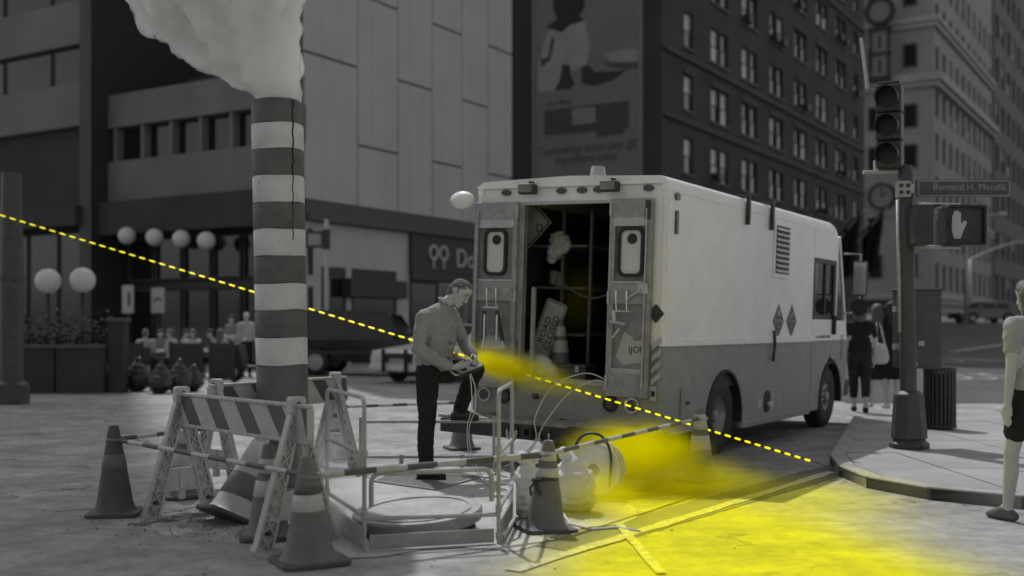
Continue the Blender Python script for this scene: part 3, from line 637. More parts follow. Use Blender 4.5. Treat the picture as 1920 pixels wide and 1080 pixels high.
# folded-back doors, inside faces outward
def rear_door(w0, w1, hinge):
    z0, z1 = .72, 2.60; T = .055; x0 = -.02 - T; x1 = -.022
    d = MB(); y0, y1 = yw(w0), yw(w1)
    d.ring([(y0, z0), (y1, z0), (y1, z1), (y0, z1)], [(y0 + .05, z0 + .22), (y1 - .05, z0 + .22), (y1 - .05, z1 - .20), (y0 + .05, z1 - .20)], x0, x1, mX)
    do = d.build('rear_door', M['dalu'], tr, bevel=.006)
    b = MB(); b.box((x0 + .032, y0 + .045, z0 + .2), (x1 - .002, y1 - .045, z1 - .18)); b.build('door_skin', mat('door_skin', .22, .6, .25, 8, .1, 50, wear=.4, wear_amt=.0), do)
    b = MB(); b.box((x0 - .004, y0 + .03, 1.60), (x1 - .01, y1 - .03, 1.80)); b.build('door_rail', M['dalu'], do, bevel=.004)
    for za, zb_, e_ in ((1.80, 1.818, -.008), (2.34, 2.42, -.006), (.94, .99, .0)): b = MB(); b.box((x0 + e_, y0 + .035, za), (x1 - .011, y1 - .035, zb_)); b.build('door_strip', M['alu'], do)
    c = (y0 + y1) / 2; wo = rrect(c - .135, 1.86, c + .135, 2.33, .07, 5); wi = rrect(c - .105, 1.89, c + .105, 2.30, .05, 5)
    b = MB(); b.ring(wo, wi, x0 - .004, x0 + .03, mX); wn_ = b.build('window', M['black'], do)
    b = MB(); b.prism(wi, x0 + .016, x0 + .024, mX); b.build('window_pane', mat('cloudy_pane', .55, .35, .08, 3), wn_)
    b = MB(); b.prism(circ(c - .01, 2.22, .05, 18), x0 + .006, x0 + .015, mX); b.build('vent_disc', M['black'], wn_)
    for z in (.86, 1.66, 2.5):
        hy = y0 if hinge == 0 else y1; b = MB(); b.tube([(x0 - .006, hy, z - .06), (x0 - .006, hy, z + .06)], .014, 8); b.build('hinge', M['alu'], do)
    b = MB(); hy = y1 - .05 if hinge == 0 else y0 + .05; b.tube([(x0 - .02, hy, .80), (x0 - .02, hy, 2.5)], .009, 6); b.build('latch_rod', M['alu'], do)
    return do, x0, c
dl, dx0, dlc = rear_door(1.60, 2*W+.005, 0)
dr_, _, drc = rear_door(.125, .555, 1)
b = MB(); b.box((dx0 - .03, yw(.14), 1.70), (dx0, yw(.24), 1.80)); b.beam((dx0 - .03, yw(.20), 1.74), (dx0 - .03, yw(.36), 1.64), .03, .02); b.build('door_latch', M['alu'], dr_, bevel=.005)
b = MB(); b.box((dx0 - .025, yw(.145), 2.40), (dx0, yw(.19), 2.58)); b.build('latch_case', M['dark'], dr_, bevel=.005)
b = MB(); b.prism([(dlc - .17, 1.12), (dlc - .02, 1.10), (dlc + .16, 1.11), (dlc + .14, 1.20), (dlc + .06, 1.25), (dlc - .08, 1.23)], dx0 + .024, dx0 + .030, mX); o = b.build('sticker_scrap', M['poster'], dl)
b = MB(); b.prism([(drc - .15, 1.06), (drc + .05, 1.02), (drc + .13, 1.10), (drc + .09, 1.22), (drc + .05, 1.34), (drc - .02, 1.30), (drc - .06, 1.25), (drc - .16, 1.27)], dx0 + .024, dx0 + .030, mX); stk = b.build('torn_sticker', M['poster'], dr_)
text('sticker_word', 'IJOI', .09, M['ink'], stk, basis((dx0 + .022, drc - .07, 1.17), (0, -1, .08), (0, .08, 1)), depth=.001)
# lamps, reflectors, plates
def disc(name, y, z, r, m, par=tr, x=-.03, ry=None, x1=.0): b = MB(); b.prism(circ(y, z, r, 20, ry), x, x1, mX); return b.build(name, m, par, bevel=.004)
for w in (.20, .62 + .11, .91, 1.14, 1.78): o = disc('marker_lamp', yw(w), 2.70, .055, M['lens'], ry=.03)
for w in (.56, 1.47):
    b = MB(); b.box((-.16, yw(w) - .09, 2.665), (-.06, yw(w) + .09, 2.765)); fl = b.build('flood_lamp', M['dark'], tr, bevel=.012); b = MB(); b.box((-.170, yw(w) - .075, 2.68), (-.158, yw(w) + .075, 2.75)); b.build('lamp_glass', mat('flood_glass', .18, .25), fl); b = MB(); b.box((-.07, yw(w) - .015, 2.70), (.0, yw(w) + .015, 2.80)); b.build('lamp_bracket', M['dark'], fl)
for w, light in ((.30, 1), (.53, 0), (1.74, 0), (1.97, 1)):
    b = MB(); b.ring(circ(yw(w), .64, 0.078, 24), circ(yw(w), .64, .056, 24), -.03, -.002, mX); ln = b.build('tail_lamp', M['chrome'] if light else M['black'], tr); disc('lamp_lens', yw(w), .64, .056, M['lens'], ln, -.022, x1=-.004)
disc('fuel_cap', yw(1.36), .66, .03, M['dark'], x=-.05)
for w in (.34, .46, .58, 1.76, 1.88): b = MB(); b.prism([(yw(w) - .03, .765), (yw(w) + .05, .765), (yw(w) + .03, .80), (yw(w) - .05, .80)], -.008, -.0045, mX); b.build('reflector', M['refl'], tr)
for i in range(4): b = MB(); z = .86 + i * .11; b.prism([(yw(.02), z + .06), (yw(.115), z - .02), (yw(.115), z + .035), (yw(.02), z + .115)], -.021, -.017, mX); b.build('chevron_stripe', M['refl'], tr)
b = MB(); b.box((-.024, yw(.05), .70), (-.016, yw(.12), .84)); pl = b.build('data_plate', M['poster'], tr); b = MB(); b.box((-.026, yw(.065), .74), (-.0245, yw(.105), .79)); b.build('plate_print', M['ink'], pl)
b = MB(); b.prism([(yw(.085) - .085, 1.52), (yw(.085), 1.43), (yw(.085) + .04, 1.475), (yw(.085) + .04, 1.565), (yw(.085), 1.61)], -.020, -.0135, mX); b.build('hazard_diamond', M['dark'], tr)
# rear bumper step
b = MB(); b.box((-.42, yw(-.02), .41), (-.005, yw(2.26), .445)); bs = b.build('rear_step', M['dalu'], tr, bevel=.006)
tm = MB()
for i in range(46):
    for j in range(6):
        y = yw(.02) + i * .048 + (j % 2) * .024; x = -.40 + j * .066; tm.box((x - .016, y - .004, .445), (x + .016, y + .004, .4505))
o = tm.build('tread_bumps', M['alu'], bs); o['kind'] = 'stuff'
b = MB(); b.box((-.44, yw(.75), .27), (-.36, yw(2.22), .408)); b.build('bumper_beam', M['dark'], tr, bevel=.01)
b = MB(); b.box((-.50, yw(-.04), .26), (-.36, yw(.74), .44)); b.build('bumper_beam', M['dark'], tr, bevel=.015)
b = MB(); b.ring([(yw(1.12), .30), (yw(1.22), .30), (yw(1.22), .40), (yw(1.12), .40)], [(yw(1.14), .32), (yw(1.20), .32), (yw(1.20), .38), (yw(1.14), .38)], -.50, -.43, mX); b.build('hitch_receiver', M['dark'], tr)
for w in (1.00, 1.36):
    pts = [(-.455, yw(w) + .055 * math.cos(R(a)), .33 - .075 * math.sin(R(a))) for a in range(-20, 201, 20)]; b = MB(); b.tube(pts, .013, 8); b.build('shackle', M['alu'], tr, smooth=True)
    b = MB(); b.box((-.46, yw(w) - .06, .335), (-.43, yw(w) + .06, .40)); b.build('shackle_bracket', M['dark'], tr, bevel=.006)
for w in (.25, 1.05, 1.85): b = MB(); b.beam((-.38, yw(w), .35), (.3, yw(w), .45), .06, .1); b.build('bumper_arm', M['dark'], tr)
# underbody
b = MB(); b.box((.05, -.42, .45), (6.2, -.32, .62)); b.box((.05, .32, .45), (6.2, .42, .62)); b.box((.06, -W + .3, .62), (6.2, W - .3, .74)); b.build('chassis', M['black'], tr)
b = MB(); b.tube([(RW, -.8, .42), (RW, .8, .42)], .07, 10); b.tube([(FW, -.8, .42), (FW, .8, .42)], .05, 10); b.lathe([(.02, -.18), (.17, -.1), (.19, 0), (.17, .1), (.02, .18)], 16, Matrix.Translation((RW, 0, .42)) @ Matrix.Rotation(R(90), 4, 'Y')); b.build('axle', M['black'], tr)
b = MB(); b.tube([(.3, .35, .34), (2.6, .42, .36)], .05, 10); b.build('exhaust_pipe', M['dalu'], tr)
def wheel(x, s, dual):
    y = s * (W - .16); zc = .425 - s * math.sin(ROLL) * .86
    wpr = [(.20, -.11), (.30, -.12), (.385, -.115), (.418, -.085), (.425, -.04), (.425, .04), (.418, .085), (.385, .115), (.30, .12), (.20, .11)]
    T = Matrix.Translation((x, y, zc)) @ Matrix.Rotation(R(90) * (-s), 4, 'X')
    b = MB(); b.lathe(wpr, 40, T, caps=False)
    if dual: b.lathe(wpr, 40, Matrix.Translation((x, y - s * .28, zc)) @ Matrix.Rotation(R(90) * (-s), 4, 'X'), caps=False)
    t = b.build('wheel', M['black'], tr, smooth=True)
    b = MB()
    for k in range(36): a = 2 * math.pi * k / 36; b.box((.419, -.012, -.08), (.432, .012, .08), T @ Matrix.Rotation(a, 4, 'Z'))
    b.build('tread', M['black'], t)
    b = MB(); d = -1 if dual else 1; b.lathe([(.205, .112), (.215, .10), (.18, .04 if dual else .07), (.13, -.02 if dual else .085), (.07, .0 if dual else .10), (.055, .07 if dual else .13), (.001, .08 if dual else .135)], 32, T, caps=False); b.build('rim', M['dalu'], t, smooth=True, auto=True)
    for k in range(8): a = 2 * math.pi * k / 8; b = MB(); b.lathe([(.014, .0 if dual else .09), (.014, .03 if dual else .115), (.001, .032 if dual else .117)], 6, T @ Matrix.Translation((.10 * math.cos(a), .10 * math.sin(a), 0))); b.build('wheel_nut', M['dark'], t)
for s in (-1, 1): wheel(RW, s, True); wheel(FW, s, False)
# side details
def side(name, poly, m, par=tr, t=.006, off=.0, bevel=0): b = MB(); b.prism(poly, -W - off - t, -W - off + .001, mY); return b.build(name, m, par, bevel=bevel)
vt = side('louvre_vent', [(3.03, 1.98), (3.62, 1.98), (3.62, 2.64), (3.03, 2.64)], M['white'], t=.02, bevel=.006)
b = MB(); b.box((3.08, -W - .024, 2.03), (3.57, -W - .0195, 2.59)); b.build('vent_back', M['dark'], vt)
for i in range(9):
    z = 2.05 + i * .061; b = MB(); b.beam((3.08, -W - .035, z + .012), (3.57, -W - .035, z + .012), .045, .008, (0, -.6, .8)); b.build('slat', M['white'], vt)
for i, (cx, w1, w2, num) in enumerate(((3.30, 'FLAMMABLE', 'GAS', '2'), (3.80, 'NON-FLAMMABLE', 'GAS', '2'))):
    cz = 1.47 + .0; d_ = side('hazard_placard', [(cx - .20, cz), (cx, cz - .20), (cx + .20, cz), (cx, cz + .20)], mat('placard', .075, .5), t=.006)
    b = MB(); b.ring([(cx - .19, cz), (cx, cz - .19), (cx + .19, cz), (cx, cz + .19)], [(cx - .182, cz), (cx, cz - .182), (cx + .182, cz), (cx, cz + .182)], -W - .0085, -W - .0065, mY); b.build('placard_border', M['refl'], d_)
    for s_, dz, sz, wd in ((w1, .0, .062 if i == 0 else .045, 1), (w2, -.06, .05, 1), (num, -.125, .06, 1)): text('placard_word', s_, sz, M['refl'], d_, basis((cx, -W - .008, cz + dz), (1, 0, 0), (0, 0, 1)), depth=.001)
    if i == 0: side('flame_mark', [(cx - .03, cz + .06), (cx + .03, cz + .06), (cx + .035, cz + .09), (cx, cz + .15), (cx - .035, cz + .09)], M['refl'], d_, t=.002, off=.007)
    else: side('cylinder_mark', [(cx - .06, cz + .055), (cx - .045, cz + .04), (cx + .05, cz + .10), (cx + .035, cz + .115)], M['refl'], d_, t=.002, off=.007)
text('side_lettering', 'A-T an DID-DIESEL POWER', .055, M['ink'], tr, basis((5.17, -W - .002, 1.27), (1, 0, 0), (0, 0, 1)), depth=.001)
b = MB(); b.prism(rrect(.14, 2.60, .24, 2.665, .028, 4), -W - .02, -W + .0, mY); b.build('marker_lamp', M['lens'], tr)
b = MB(); b.prism([(.16, 2.28), (.22, 2.28), (.22, 2.50), (.16, 2.50)], -W - .02, -W, mY); b.build('side_reflector', M['lens'], tr, bevel=.004)
fp = side('filler_pocket', rrect(2.88, .41, 3.08, .66, .08, 6), M['black'], t=.012, bevel=.004)
b = MB(); b.lathe([(.035, 0), (.035, .03), (.02, .035)], 14, Matrix.Translation((2.98, -W - .012, .50)) @ Matrix.Rotation(R(90), 4, 'X')); b.build('filler_cap', M['alu'], fp)
for x0, z0, w_, h_ in ((2.68, .48, .12, .09), (3.14, .42, .09, .11), (3.17, .56, .06, .05)): side('small_notice', [(x0, z0), (x0 + w_, z0), (x0 + w_, z0 + h_), (x0, z0 + h_)], M['refl'], t=.003)
side('side_locker', [(.42, .50), (.70, .50), (.70, .80), (.42, .80)], M['tgrey'], t=.02, bevel=.008); side('locker_latch', [(.52, .64), (.60, .64), (.60, .67), (.52, .67)], M['dark'], t=.012, off=.02)
for k in range(8): side('cooling_slot', [(6.05, .95 + k * .045), (6.14, .95 + k * .045), (6.14, .97 + k * .045), (6.05, .97 + k * .045)], M['black'], t=.004)
b = MB(); b.tube([(3.05, -W - .035, 1.36), (3.06, -W - .045, 1.28), (3.09, -W - .04, 1.18), (3.06, -W - .04, 1.08), (3.08, -W - .03, 1.0)], .018, 6); b.build('side_strap', M['dark'], tr)
b = MB(); b.box((-.01, -W - .014, belt + .1), (.02, -W - .008, 2.6))
for k in range(14): b.lathe([(.009, 0), (.007, .006), (.001, .008)], 6, Matrix.Translation((.07, -W, 1.35 + k * .095)) @ Matrix.Rotation(R(90), 4, 'X'))
b.build('rivet_strip', M['white'], tr)
# mirrors and beacon
mr = MB(); mr.tube([(6.05, -W, 2.42), (6.10, -W - .22, 2.42), (6.10, -W - .22, 1.62), (6.05, -W, 1.58)], .015, 8); mo = mr.build('mirror_arm', M['alu'], tr)
b = MB(); b.box((6.06, -W - .33, 1.84), (6.11, -W - .13, 2.32)); b.build('mirror_head', M['dark'], mo, bevel=.02); b = MB(); b.box((6.052, -W - .315, 1.86), (6.0595, -W - .145, 2.30)); b.build('mirror_glass', M['chrome'], mo)
b = MB(); b.lathe([(.12, 0), (.11, .03), (.04, .06)], 20, Matrix.Translation((6.07, -W - .23, 1.68)) @ Matrix.Rotation(R(90), 4, 'Y')); b.build('round_mirror', M['dark'], mo)
rm = MB(); rm.tube([(.02, W, 2.58), (-.05, W + .05, 2.60), (-.08, W + .16, 2.62)], .012, 8); ro = rm.build('mirror_arm', M['alu'], tr)
b = MB(); b.lathe([(.145, 0), (.148, .012), (.11, .045), (.05, .07), (.001, .076)], 28, Matrix.Translation((-.09, W + .15, 2.63)) @ Matrix.Rotation(R(-86), 4, 'Y') @ Matrix.Diagonal((.62, 1.0, 1, 1)), caps=True); b.build('convex_mirror', mat('mirror_bright', .75, .25), ro, smooth=True)
b = MB(); b.lathe([(.095, 0), (.095, .02), (.085, .025), (.07, .13), (.062, .14), (.001, .142)], 24, Matrix.Translation((.35, yw(.93), TH + .02))); bc = b.build('beacon', mat('beacon_dome', .32, .2, .1, 8, spec=.6), tr, smooth=True, auto=True)
b = MB(); b.lathe([(.1, 0), (.1, .022)], 24, Matrix.Translation((.35, yw(.93), TH + .005))); b.build('beacon_base', M['dark'], bc)
# ------------------------------------------------------------------ cargo and hanging tools (things of their own)
def at_truck(o): o.matrix_world = TM @ o.matrix_basis; return o
def in_truck(name, label, cat, loc, rot=(0, 0, 0), group=None):
    t = thing(name, label, cat, (0, 0, 0), 0, group); m = TM @ Matrix.Translation(loc) @ Euler(rot).to_matrix().to_4x4(); t.location = m.to_translation(); t.rotation_euler = m.to_euler(); return t
s1 = in_truck('road_sign', 'road closed sign leaning inside the open truck', 'sign', (.62, yw(1.61), 1.30), (R(20), R(0), R(0)))
b = MB(); b.prism(rrect(-.13, -.33, .13, .33, .03, 4), -.004, .004, mX); b.build('sign_plate', M['sign'], s1)
b = MB(); b.ring(rrect(-.12, -.32, .12, .32, .025, 4), rrect(-.11, -.31, .11, .31, .02, 4), -.0065, -.0045, mX); b.build('sign_border', M['ink'], s1)
for s_, off in (('ROAD', .035), ('CLOSED', -.055)): text('sign_word', s_, .105, M['ink'], s1, basis((-.006, off, .0), (0, -.02, 1), (0, 1, .02)), depth=.001)
s2 = in_truck('road_sign', 'diamond road sign half hidden at the top of the truck opening', 'sign', (.32, yw(1.69), 2.42), (0, 0, 0))
b = MB(); b.prism([(-.26, 0), (0, -.26), (.26, 0), (0, .26)], -.004, .004, mX); b.build('sign_plate', mat('sign_dim', .25), s2)
b = MB(); b.ring([(-.245, 0), (0, -.245), (.245, 0), (0, .245)], [(-.225, 0), (0, -.225), (.225, 0), (0, .225)], -.0065, -.0045, mX); b.build('sign_border', M['ink'], s2); text('sign_word', 'D', .12, M['ink'], s2, basis((-.006, -.12, -.06), (0, -1, 0), (0, 0, 1)), depth=.001)
tb = in_truck('toolbox', 'low dark toolbox on the cargo floor inside the truck', 'toolbox', (.42, yw(1.22), .80))
b = MB(); b.box((-.12, -.24, 0), (.12, .24, .14)); b.build('case', mat('toolbox_green', .07, .5), tb, bevel=.01); b = MB(); b.box((-.122, -.242, .142), (.122, .242, .18)); b.build('lid', mat('toolbox_green', .07, .5), tb, bevel=.01)
for y in (-.15, .15): b = MB(); b.box((-.135, y - .02, .10), (-.1215, y + .02, .165)); b.build('latch', M['alu'], tb)
sk = tag(inst(blob([[((0, -.2, .08), .09), ((0, .15, .09), .10), ((.05, -.05, .18), .10)], [((0, .1, .2), .08), ((.1, .2, .1), .08)]], .018, 8, .008, .16), 'cloth_sack'), 'pale cloth sack lying at the truck sill', 'sack'); sk.data.materials.append(M['sack']); sk.matrix_world = TM @ Matrix.Translation((.27, yw(1.56), .80))
hd = tag(inst(blob([[((0, 0, .1), .08), ((0, -.12, .02), .05), ((0, .06, -.12), .06)], [((.02, -.05, .05), .09), ((.02, .05, -.05), .07)]], .010, 4, .022, .07), 'white_cap'), 'pale rag hung on a shelf in the truck', 'rag'); hd.name = 'pale_rag'; hd.data.materials.append(M['sack']); hd.matrix_world = TM @ Matrix.Translation((.86, yw(1.66), 2.20))
hs = MB(); hs.tube([(.7 + .02 * math.sin(i), yw(.75) + .75 * i / 14, 1.82 - .16 * math.sin(math.pi * i / 14)) for i in range(15)], .012, 6); h_ = tag(hs.build('hose', mat('hose_dim', .12)), 'thin hose slung across the truck interior', 'hose'); h_.matrix_world = TM
for i, (w, z0) in enumerate(((1.40, 1.80), (1.33, 1.78))):
    gb = tag(MB().tube([(.88, yw(w) + .3, z0), (.88, yw(w) + .3, z0 + .13), (.88, yw(w) + .3, z0 + .15)], [.05, .05, .03], 10).build('bottle', mat('bottle_dim', .2)), 'small pale bottle on the shelf inside the truck', 'bottle', 'bottles on the truck shelf'); gb.matrix_world = TM
for i, (y, z, L_) in enumerate(((.72, .82, .62), (.62, .82, .5))):
    pt = tag(MB().tube([(.5, yw(y), z), (.75, yw(y) + (.25 if i else -.22), z + L_)], .012, 6).build('prop_bar', M['shelf']), ['thin bar leaning left inside the truck', 'thin bar leaning right inside the truck'][1 - i], 'bar'); pt.matrix_world = TM
lb = tag(MB().box((.12, yw(1.49), .82), (.16, yw(1.53), 1.75)).build('pale_board', mat('board_dim', .35), bevel=.004), 'pale board standing just inside the left door frame', 'board'); lb.matrix_world = TM
# tools hung on both doors
def hung_tools(c, label, extra):
    t = in_truck('hanging_tool', label, 'tool', (dx0 - .012, c, 1.70))
    for y in (-.055, .055): b = MB(); b.tube([(.018, y, .02), (-.03, y, .02), (-.035, y, -.05), (-.035, y - .01, -.17)], .007, 6); b.build('hook', M['chrome'], t)
    b = MB(); b.tube([(-.035, -.10, -.17), (-.035, .09, -.17)], .011, 8); b.build('cross_bar', M['chrome'], t)
    if extra:
        for y, a in ((.075, .0), (-.075, -.10)):
            b = MB(); b.tube([(-.04, y, -.20), (-.04, y + a * .8, -.50)], .022, 10); bd = b.build('cylinder', M['dark'], t)
            b = MB(); b.tube([(-.04, y + a * .8, -.50), (-.04, y + a, -.58)], .010, 8); b.build('nozzle', M['chrome'], bd); b = MB(); b.box((-.066, y - .03, -.24), (-.058, y - .012, -.50), ); b.build('guide_rail', M['chrome'], bd)
    else:
        b = MB(); b.tube([(-.035, .07, -.17), (-.05, .05, -.27)], .02, 8); b.tube([(-.05, .10, -.27), (-.05, -.06, -.29)], .018, 8); b.tube([(-.05, .0, -.33), (-.06, .06, -.42)], .012, 8); b.build('clamp', M['alu'], t)
hung_tools(dlc, 'pair of grease guns hung inside the left rear door', True)
hung_tools(drc + .06, 'metal clamp hung inside the right rear door', False)
lc = tag(MB().tube(smooth_pts([TM @ Vector(p) for p in ((-.02, yw(.57), .86), (-.18, yw(.72), .93), (-.34, yw(.98), .80), (-.46, yw(1.10), .50), (-.50, yw(1.06), .30), (-.62, yw(1.12), .16), (-.70, yw(1.22), .06))]), .006, 6).build('loose_cable', M['cable'], smooth=True), 'thin pale cable arching higher from the truck sill over the bumper', 'cable', 'cables over the bumper')
lc = tag(MB().tube(smooth_pts([TM @ Vector(p) for p in ((-.02, yw(.57), .84), (-.15, yw(.66), .86), (-.30, yw(.85), .72), (-.48, yw(.99), .44), (-.52, yw(1.04), .28), (-.60, yw(1.12), .14), (-.72, yw(1.26), .04))]), .006, 6).build('loose_cable', M['cable'], smooth=True), 'thin pale cable hanging lower from the truck sill over the bumper', 'cable', 'cables over the bumper')
# ------------------------------------------------------------------ steam stack
sb_ = P(533, 905, 9.75); st = thing('steam_stack', 'tall striped street steam stack behind the front barricade', 'steam stack', (sb_.x, sb_.y, 0), rot=(0, R(-1.1), 0))
tops = [190, 236, 284, 333, 383, 432, 482, 533, 582, 633, 684]
zt = [CH + (HY - y) * 9.75 / F for y in tops] + [.32]
RS = .222
for i in range(len(zt) - 1):
    z1, z0 = zt[i] - .001, zt[i + 1] + .001; b = MB(); n = 48
    dr = random.uniform(-.0015, .0015); wob = random.uniform(0, 6)
    pr = [(RS - .004 + dr, z0), (RS + dr, z0 + .006), (RS + dr, z1 - .006), (RS - .004 + dr, z1)] if i else [(RS, z0), (RS, z1 - .04), (RS - .012, z1 - .012), (RS - .03, z1), (RS - .045, z1), (RS - .045, z1 - .5)]
    b.lathe(pr, n, caps=False); b.v = [(x, y, z + .004 * math.sin(3 * math.atan2(y, x) + wob) if 0 < i else z) for x, y, z in b.v]
    b.build('stripe_band', M['stackd'] if i % 2 == 0 else M['stackw'], st, smooth=True, auto=True)
b = MB(); b.lathe([(RS - .012, .1), (RS - .012, zt[0] - .2)], 40, caps=False); b.build('inner_tube', M['dark'], st, smooth=True)
b = MB(); b.lathe([(.33, 0), (.33, .05), (.27, .07), (.25, .34), (RS, .36)], 40, caps=False); b.build('base_collar', M['stackd'], st, smooth=True, auto=True)
pts = []; 
for k in range(26): a = R(-42 + 1.5 * math.sin(k * 1.9) - k * .25); z = zt[0] - .02 - k * .048; pts.append(((RS + .001) * math.cos(a), (RS + .001) * math.sin(a), z))
b = MB(); b.tube(pts, [.008 if k < 14 else .0045 for k in range(26)], 5); b.build('split_seam', M['black'], st)
for k in (0, 8, 13): b = MB(); b.lathe([(.006, 0), (.006, .006)], 6, Matrix.Translation(Vector(pts[k]) * 1.0) @ Matrix.Rotation(R(90), 4, 'X')); b.build('rivet', M['dark'], st)
# ------------------------------------------------------------------ barricades
def barricade(a, b_, label, H=.91, lean=0):
    a = Vector(a); b_ = Vector(b_); mid = (a + b_) / 2; d = b_ - a; L_ = d.length
    t = thing('barricade', label, 'barricade', (mid.x, mid.y, 0), math.atan2(d.y, d.x), 'striped A-frame barricades')
    for s in (-1, 1):
        x = s * L_ / 2
        for q in (-1, 1):
            lg = MB(); top = Vector((x, q * .018, H - .02)); foot = Vector((x, q * .285, 0)); u = (foot - top).normalized(); ln = (foot - top).length; side_ = Vector((0, q * u.z * -1, u.y * q)).normalized()
            n_in = Vector((1, 0, 0)).cross(u).normalized(); 
            if n_in.y * q > 0: n_in = -n_in
            def pt(f, g_): return top + u * ln * f + n_in * g_ * (.055 + .05 * f)
            lg.beam(pt(0, 0), pt(1, 0), .055, .018, n_in); lg.beam(pt(0, 1), pt(.985, 1), .055, .016, n_in)
            m = 9
            for k in range(m):
                lg.beam(pt(k / m, 0), pt((k + 1) / m, 1), .05, .009, n_in); lg.beam(pt(k / m, 1), pt((k + 1) / m, 0), .05, .009, n_in)
            lg.beam(pt(.995, -.15), pt(.995, 1.25), .07, .03, u)
            web = MB(); web.add([pt(0, 0) + Vector((dx, 0, 0)) for dx in ()] or [], [])
            vs = [pt(0, 0), pt(1, 0), pt(1, 1), pt(0, 1)]; web.add([v + Vector((-.006, 0, 0)) for v in vs] + [v + Vector((.006, 0, 0)) for v in vs], [(3, 2, 1, 0), (4, 5, 6, 7), (0, 1, 5, 4), (1, 2, 6, 5), (2, 3, 7, 6), (3, 0, 4, 7)])
            lo = lg.build('leg', M['barr'], t); web.build('leg_web', M['barr'], lo)
            b = MB(); c = pt(.88, .5); b.lathe([(.014, -.03), (.014, .03)], 10, Matrix.Translation(c) @ Matrix.Rotation(R(90), 4, 'Y')); b.build('bolt', M['dark'], lo)
        b = MB(); b.prism(rrect(-.055, H - .10, .055, H + .012, .02, 3), x - .032, x + .032, mX); b.build('leg_cap', M['barr'], t, bevel=.006)
        b = MB(); b.lathe([(.012, -.04), (.012, .04)], 10, Matrix.Translation((x, 0, H - .03)) @ Matrix.Rotation(R(90), 4, 'Y')); b.build('hinge_bolt', M['dark'], t)
        pn = [(-.205, .17), (.205, .17), (.165, .36), (.09, .36), (.07, .33), (-.07, .33), (-.09, .36), (-.165, .36)]; b = MB(); b.prism(pn, x - .014, x + .014, mX); cp = b.build('cross_panel', M['barr'], t, bevel=.005)
        b = MB(); b.box((x - .022, -.205, .165), (x + .022, .205, .185)); b.box((x - .022, -.022, .10), (x + .022, .022, .33)); b.build('panel_rib', M['barr'], cp, bevel=.004)
    x0, x1 = -L_ / 2 - .07, L_ / 2 + .16; zb, zt_ = .645, .855
    b = MB(); b.box((x0, -.014, zb), (x1, .014, zt_)); bd = b.build('board', M['barr'], t, bevel=.004)
    for z in (zb - .012, zt_ + .001): b = MB(); b.box((x0 - .004, -.024, z), (x1 + .004, .024, z + .022)); b.build('board_rail', M['barr'], bd, bevel=.005)
    for xe in (x1, x0 - .02): b = MB(); b.box((xe, -.022, zb), (xe + .02, .022, zt_)); b.build('board_end', M['barr'], bd, bevel=.004)
    nb = MB()
    n = int((x1 - x0) / .10)
    for k in range(n): xx = x0 + .05 + k * .10; nb.box((xx, -.0245, zt_ + .006), (xx + .004, -.0235, zt_ + .02)); nb.box((xx, -.0245, zb - .009), (xx + .004, -.0235, zb + .006))
    o = nb.build('rail_notches', M['dark'], bd); o['kind'] = 'stuff'
    k = 0; xx = x0 + .06
    while xx < x1 + .1:
        for face in (-1, 1):
            sl = .17; pl = [(xx + sl, zb + .012), (xx + sl + .19, zb + .012), (xx + .19, zt_ - .002), (xx, zt_ - .002)]
            pl = [(max(x0 + .004, min(x1 - .004, u)), v) for u, v in pl]
            if max(p[0] for p in pl) - min(p[0] for p in pl) < .03: continue
            b = MB(); b.prism(pl, face * .0142, face * .0165, mY); b.build('stripe', M['stripe'], bd)
        xx += .43
    return t
barricade((-2.42, 8.2), (-1.345, 6.98), 'striped white plastic barricade standing in front of the steam stack')
barricade((-2.49, 9.43), (-1.72, 10.9), 'striped white plastic barricade partly hidden behind the steam stack')
barricade((-2.25, 8.75), (-1.35, 7.72), 'white plastic barricade squeezed between the steam stack and the front barricade') if False else None
# ------------------------------------------------------------------ cones
def cone(loc, label, H=.62, base=.37, rot=(0, 0, 0), body='cone', collars=((.52, .70, 'refl'), (.70, .775, 'coned'), (.775, .93, 'cone')), dark_tip=True, rz=0):
    t = thing('traffic_cone', label, 'traffic cone', loc, group='traffic cones', rot=rot)
    hb = base / 2
    b = MB(); b.prism(rrect(-hb, -hb, hb, hb, base * .14, 4), 0, .032, mZ); b.build('base', M['coned'], t, bevel=.008)
    r0, r1 = base * .385, .036
    def rr(f): return r0 + (r1 - r0) * f
    prof = [(r0 + .022, .030), (r0 + .006, .044), (rr(.03), .06)] + [(rr(f), H * f) for f in (.15, .3, .45, .6, .75, .9)] + [(rr(1), H - .006), (r1 - .006, H), (r1 - .014, H - .004), (r1 - .016, H - .12)]
    b = MB(); b.lathe(prof, 32, caps=False); b.v = [(x * (1 + .012 * mnoise.noise((x * 9, y * 9, z * 6))), y * (1 + .012 * mnoise.noise((x * 9 + 4, y * 9, z * 6))), z) for x, y, z in b.v]; b.build('cone_body', M[body], t, smooth=True, auto=True)
    for f0, f1, mm in collars:
        b = MB(); b.lathe([(rr(f0) + .0005, f0 * H), (rr(f0) + .0035, f0 * H + .003), (rr(f1) + .0035, f1 * H - .003), (rr(f1) + .0005, f1 * H)], 32, caps=False); b.build('collar', M[mm], t, smooth=True)
    return t
C_LEFT = Vector((-2.87, 8.10, 0)); C_FRONT = Vector((-1.165, 6.44, 0)); C_MID = G(1022, 994); C_RIGHT = G(1313, 902); C_BEH = G(866, 842); C_REAR = Vector((-1.86, 11.6, 0))
RC = (('refl'))
cone(tuple(C_LEFT), 'dark cone at the open end of the front barricade, bar tied on', H=.645, collars=((.52, .68, 'cone'),), body='coned', rot=(0, R(-1), R(8)))
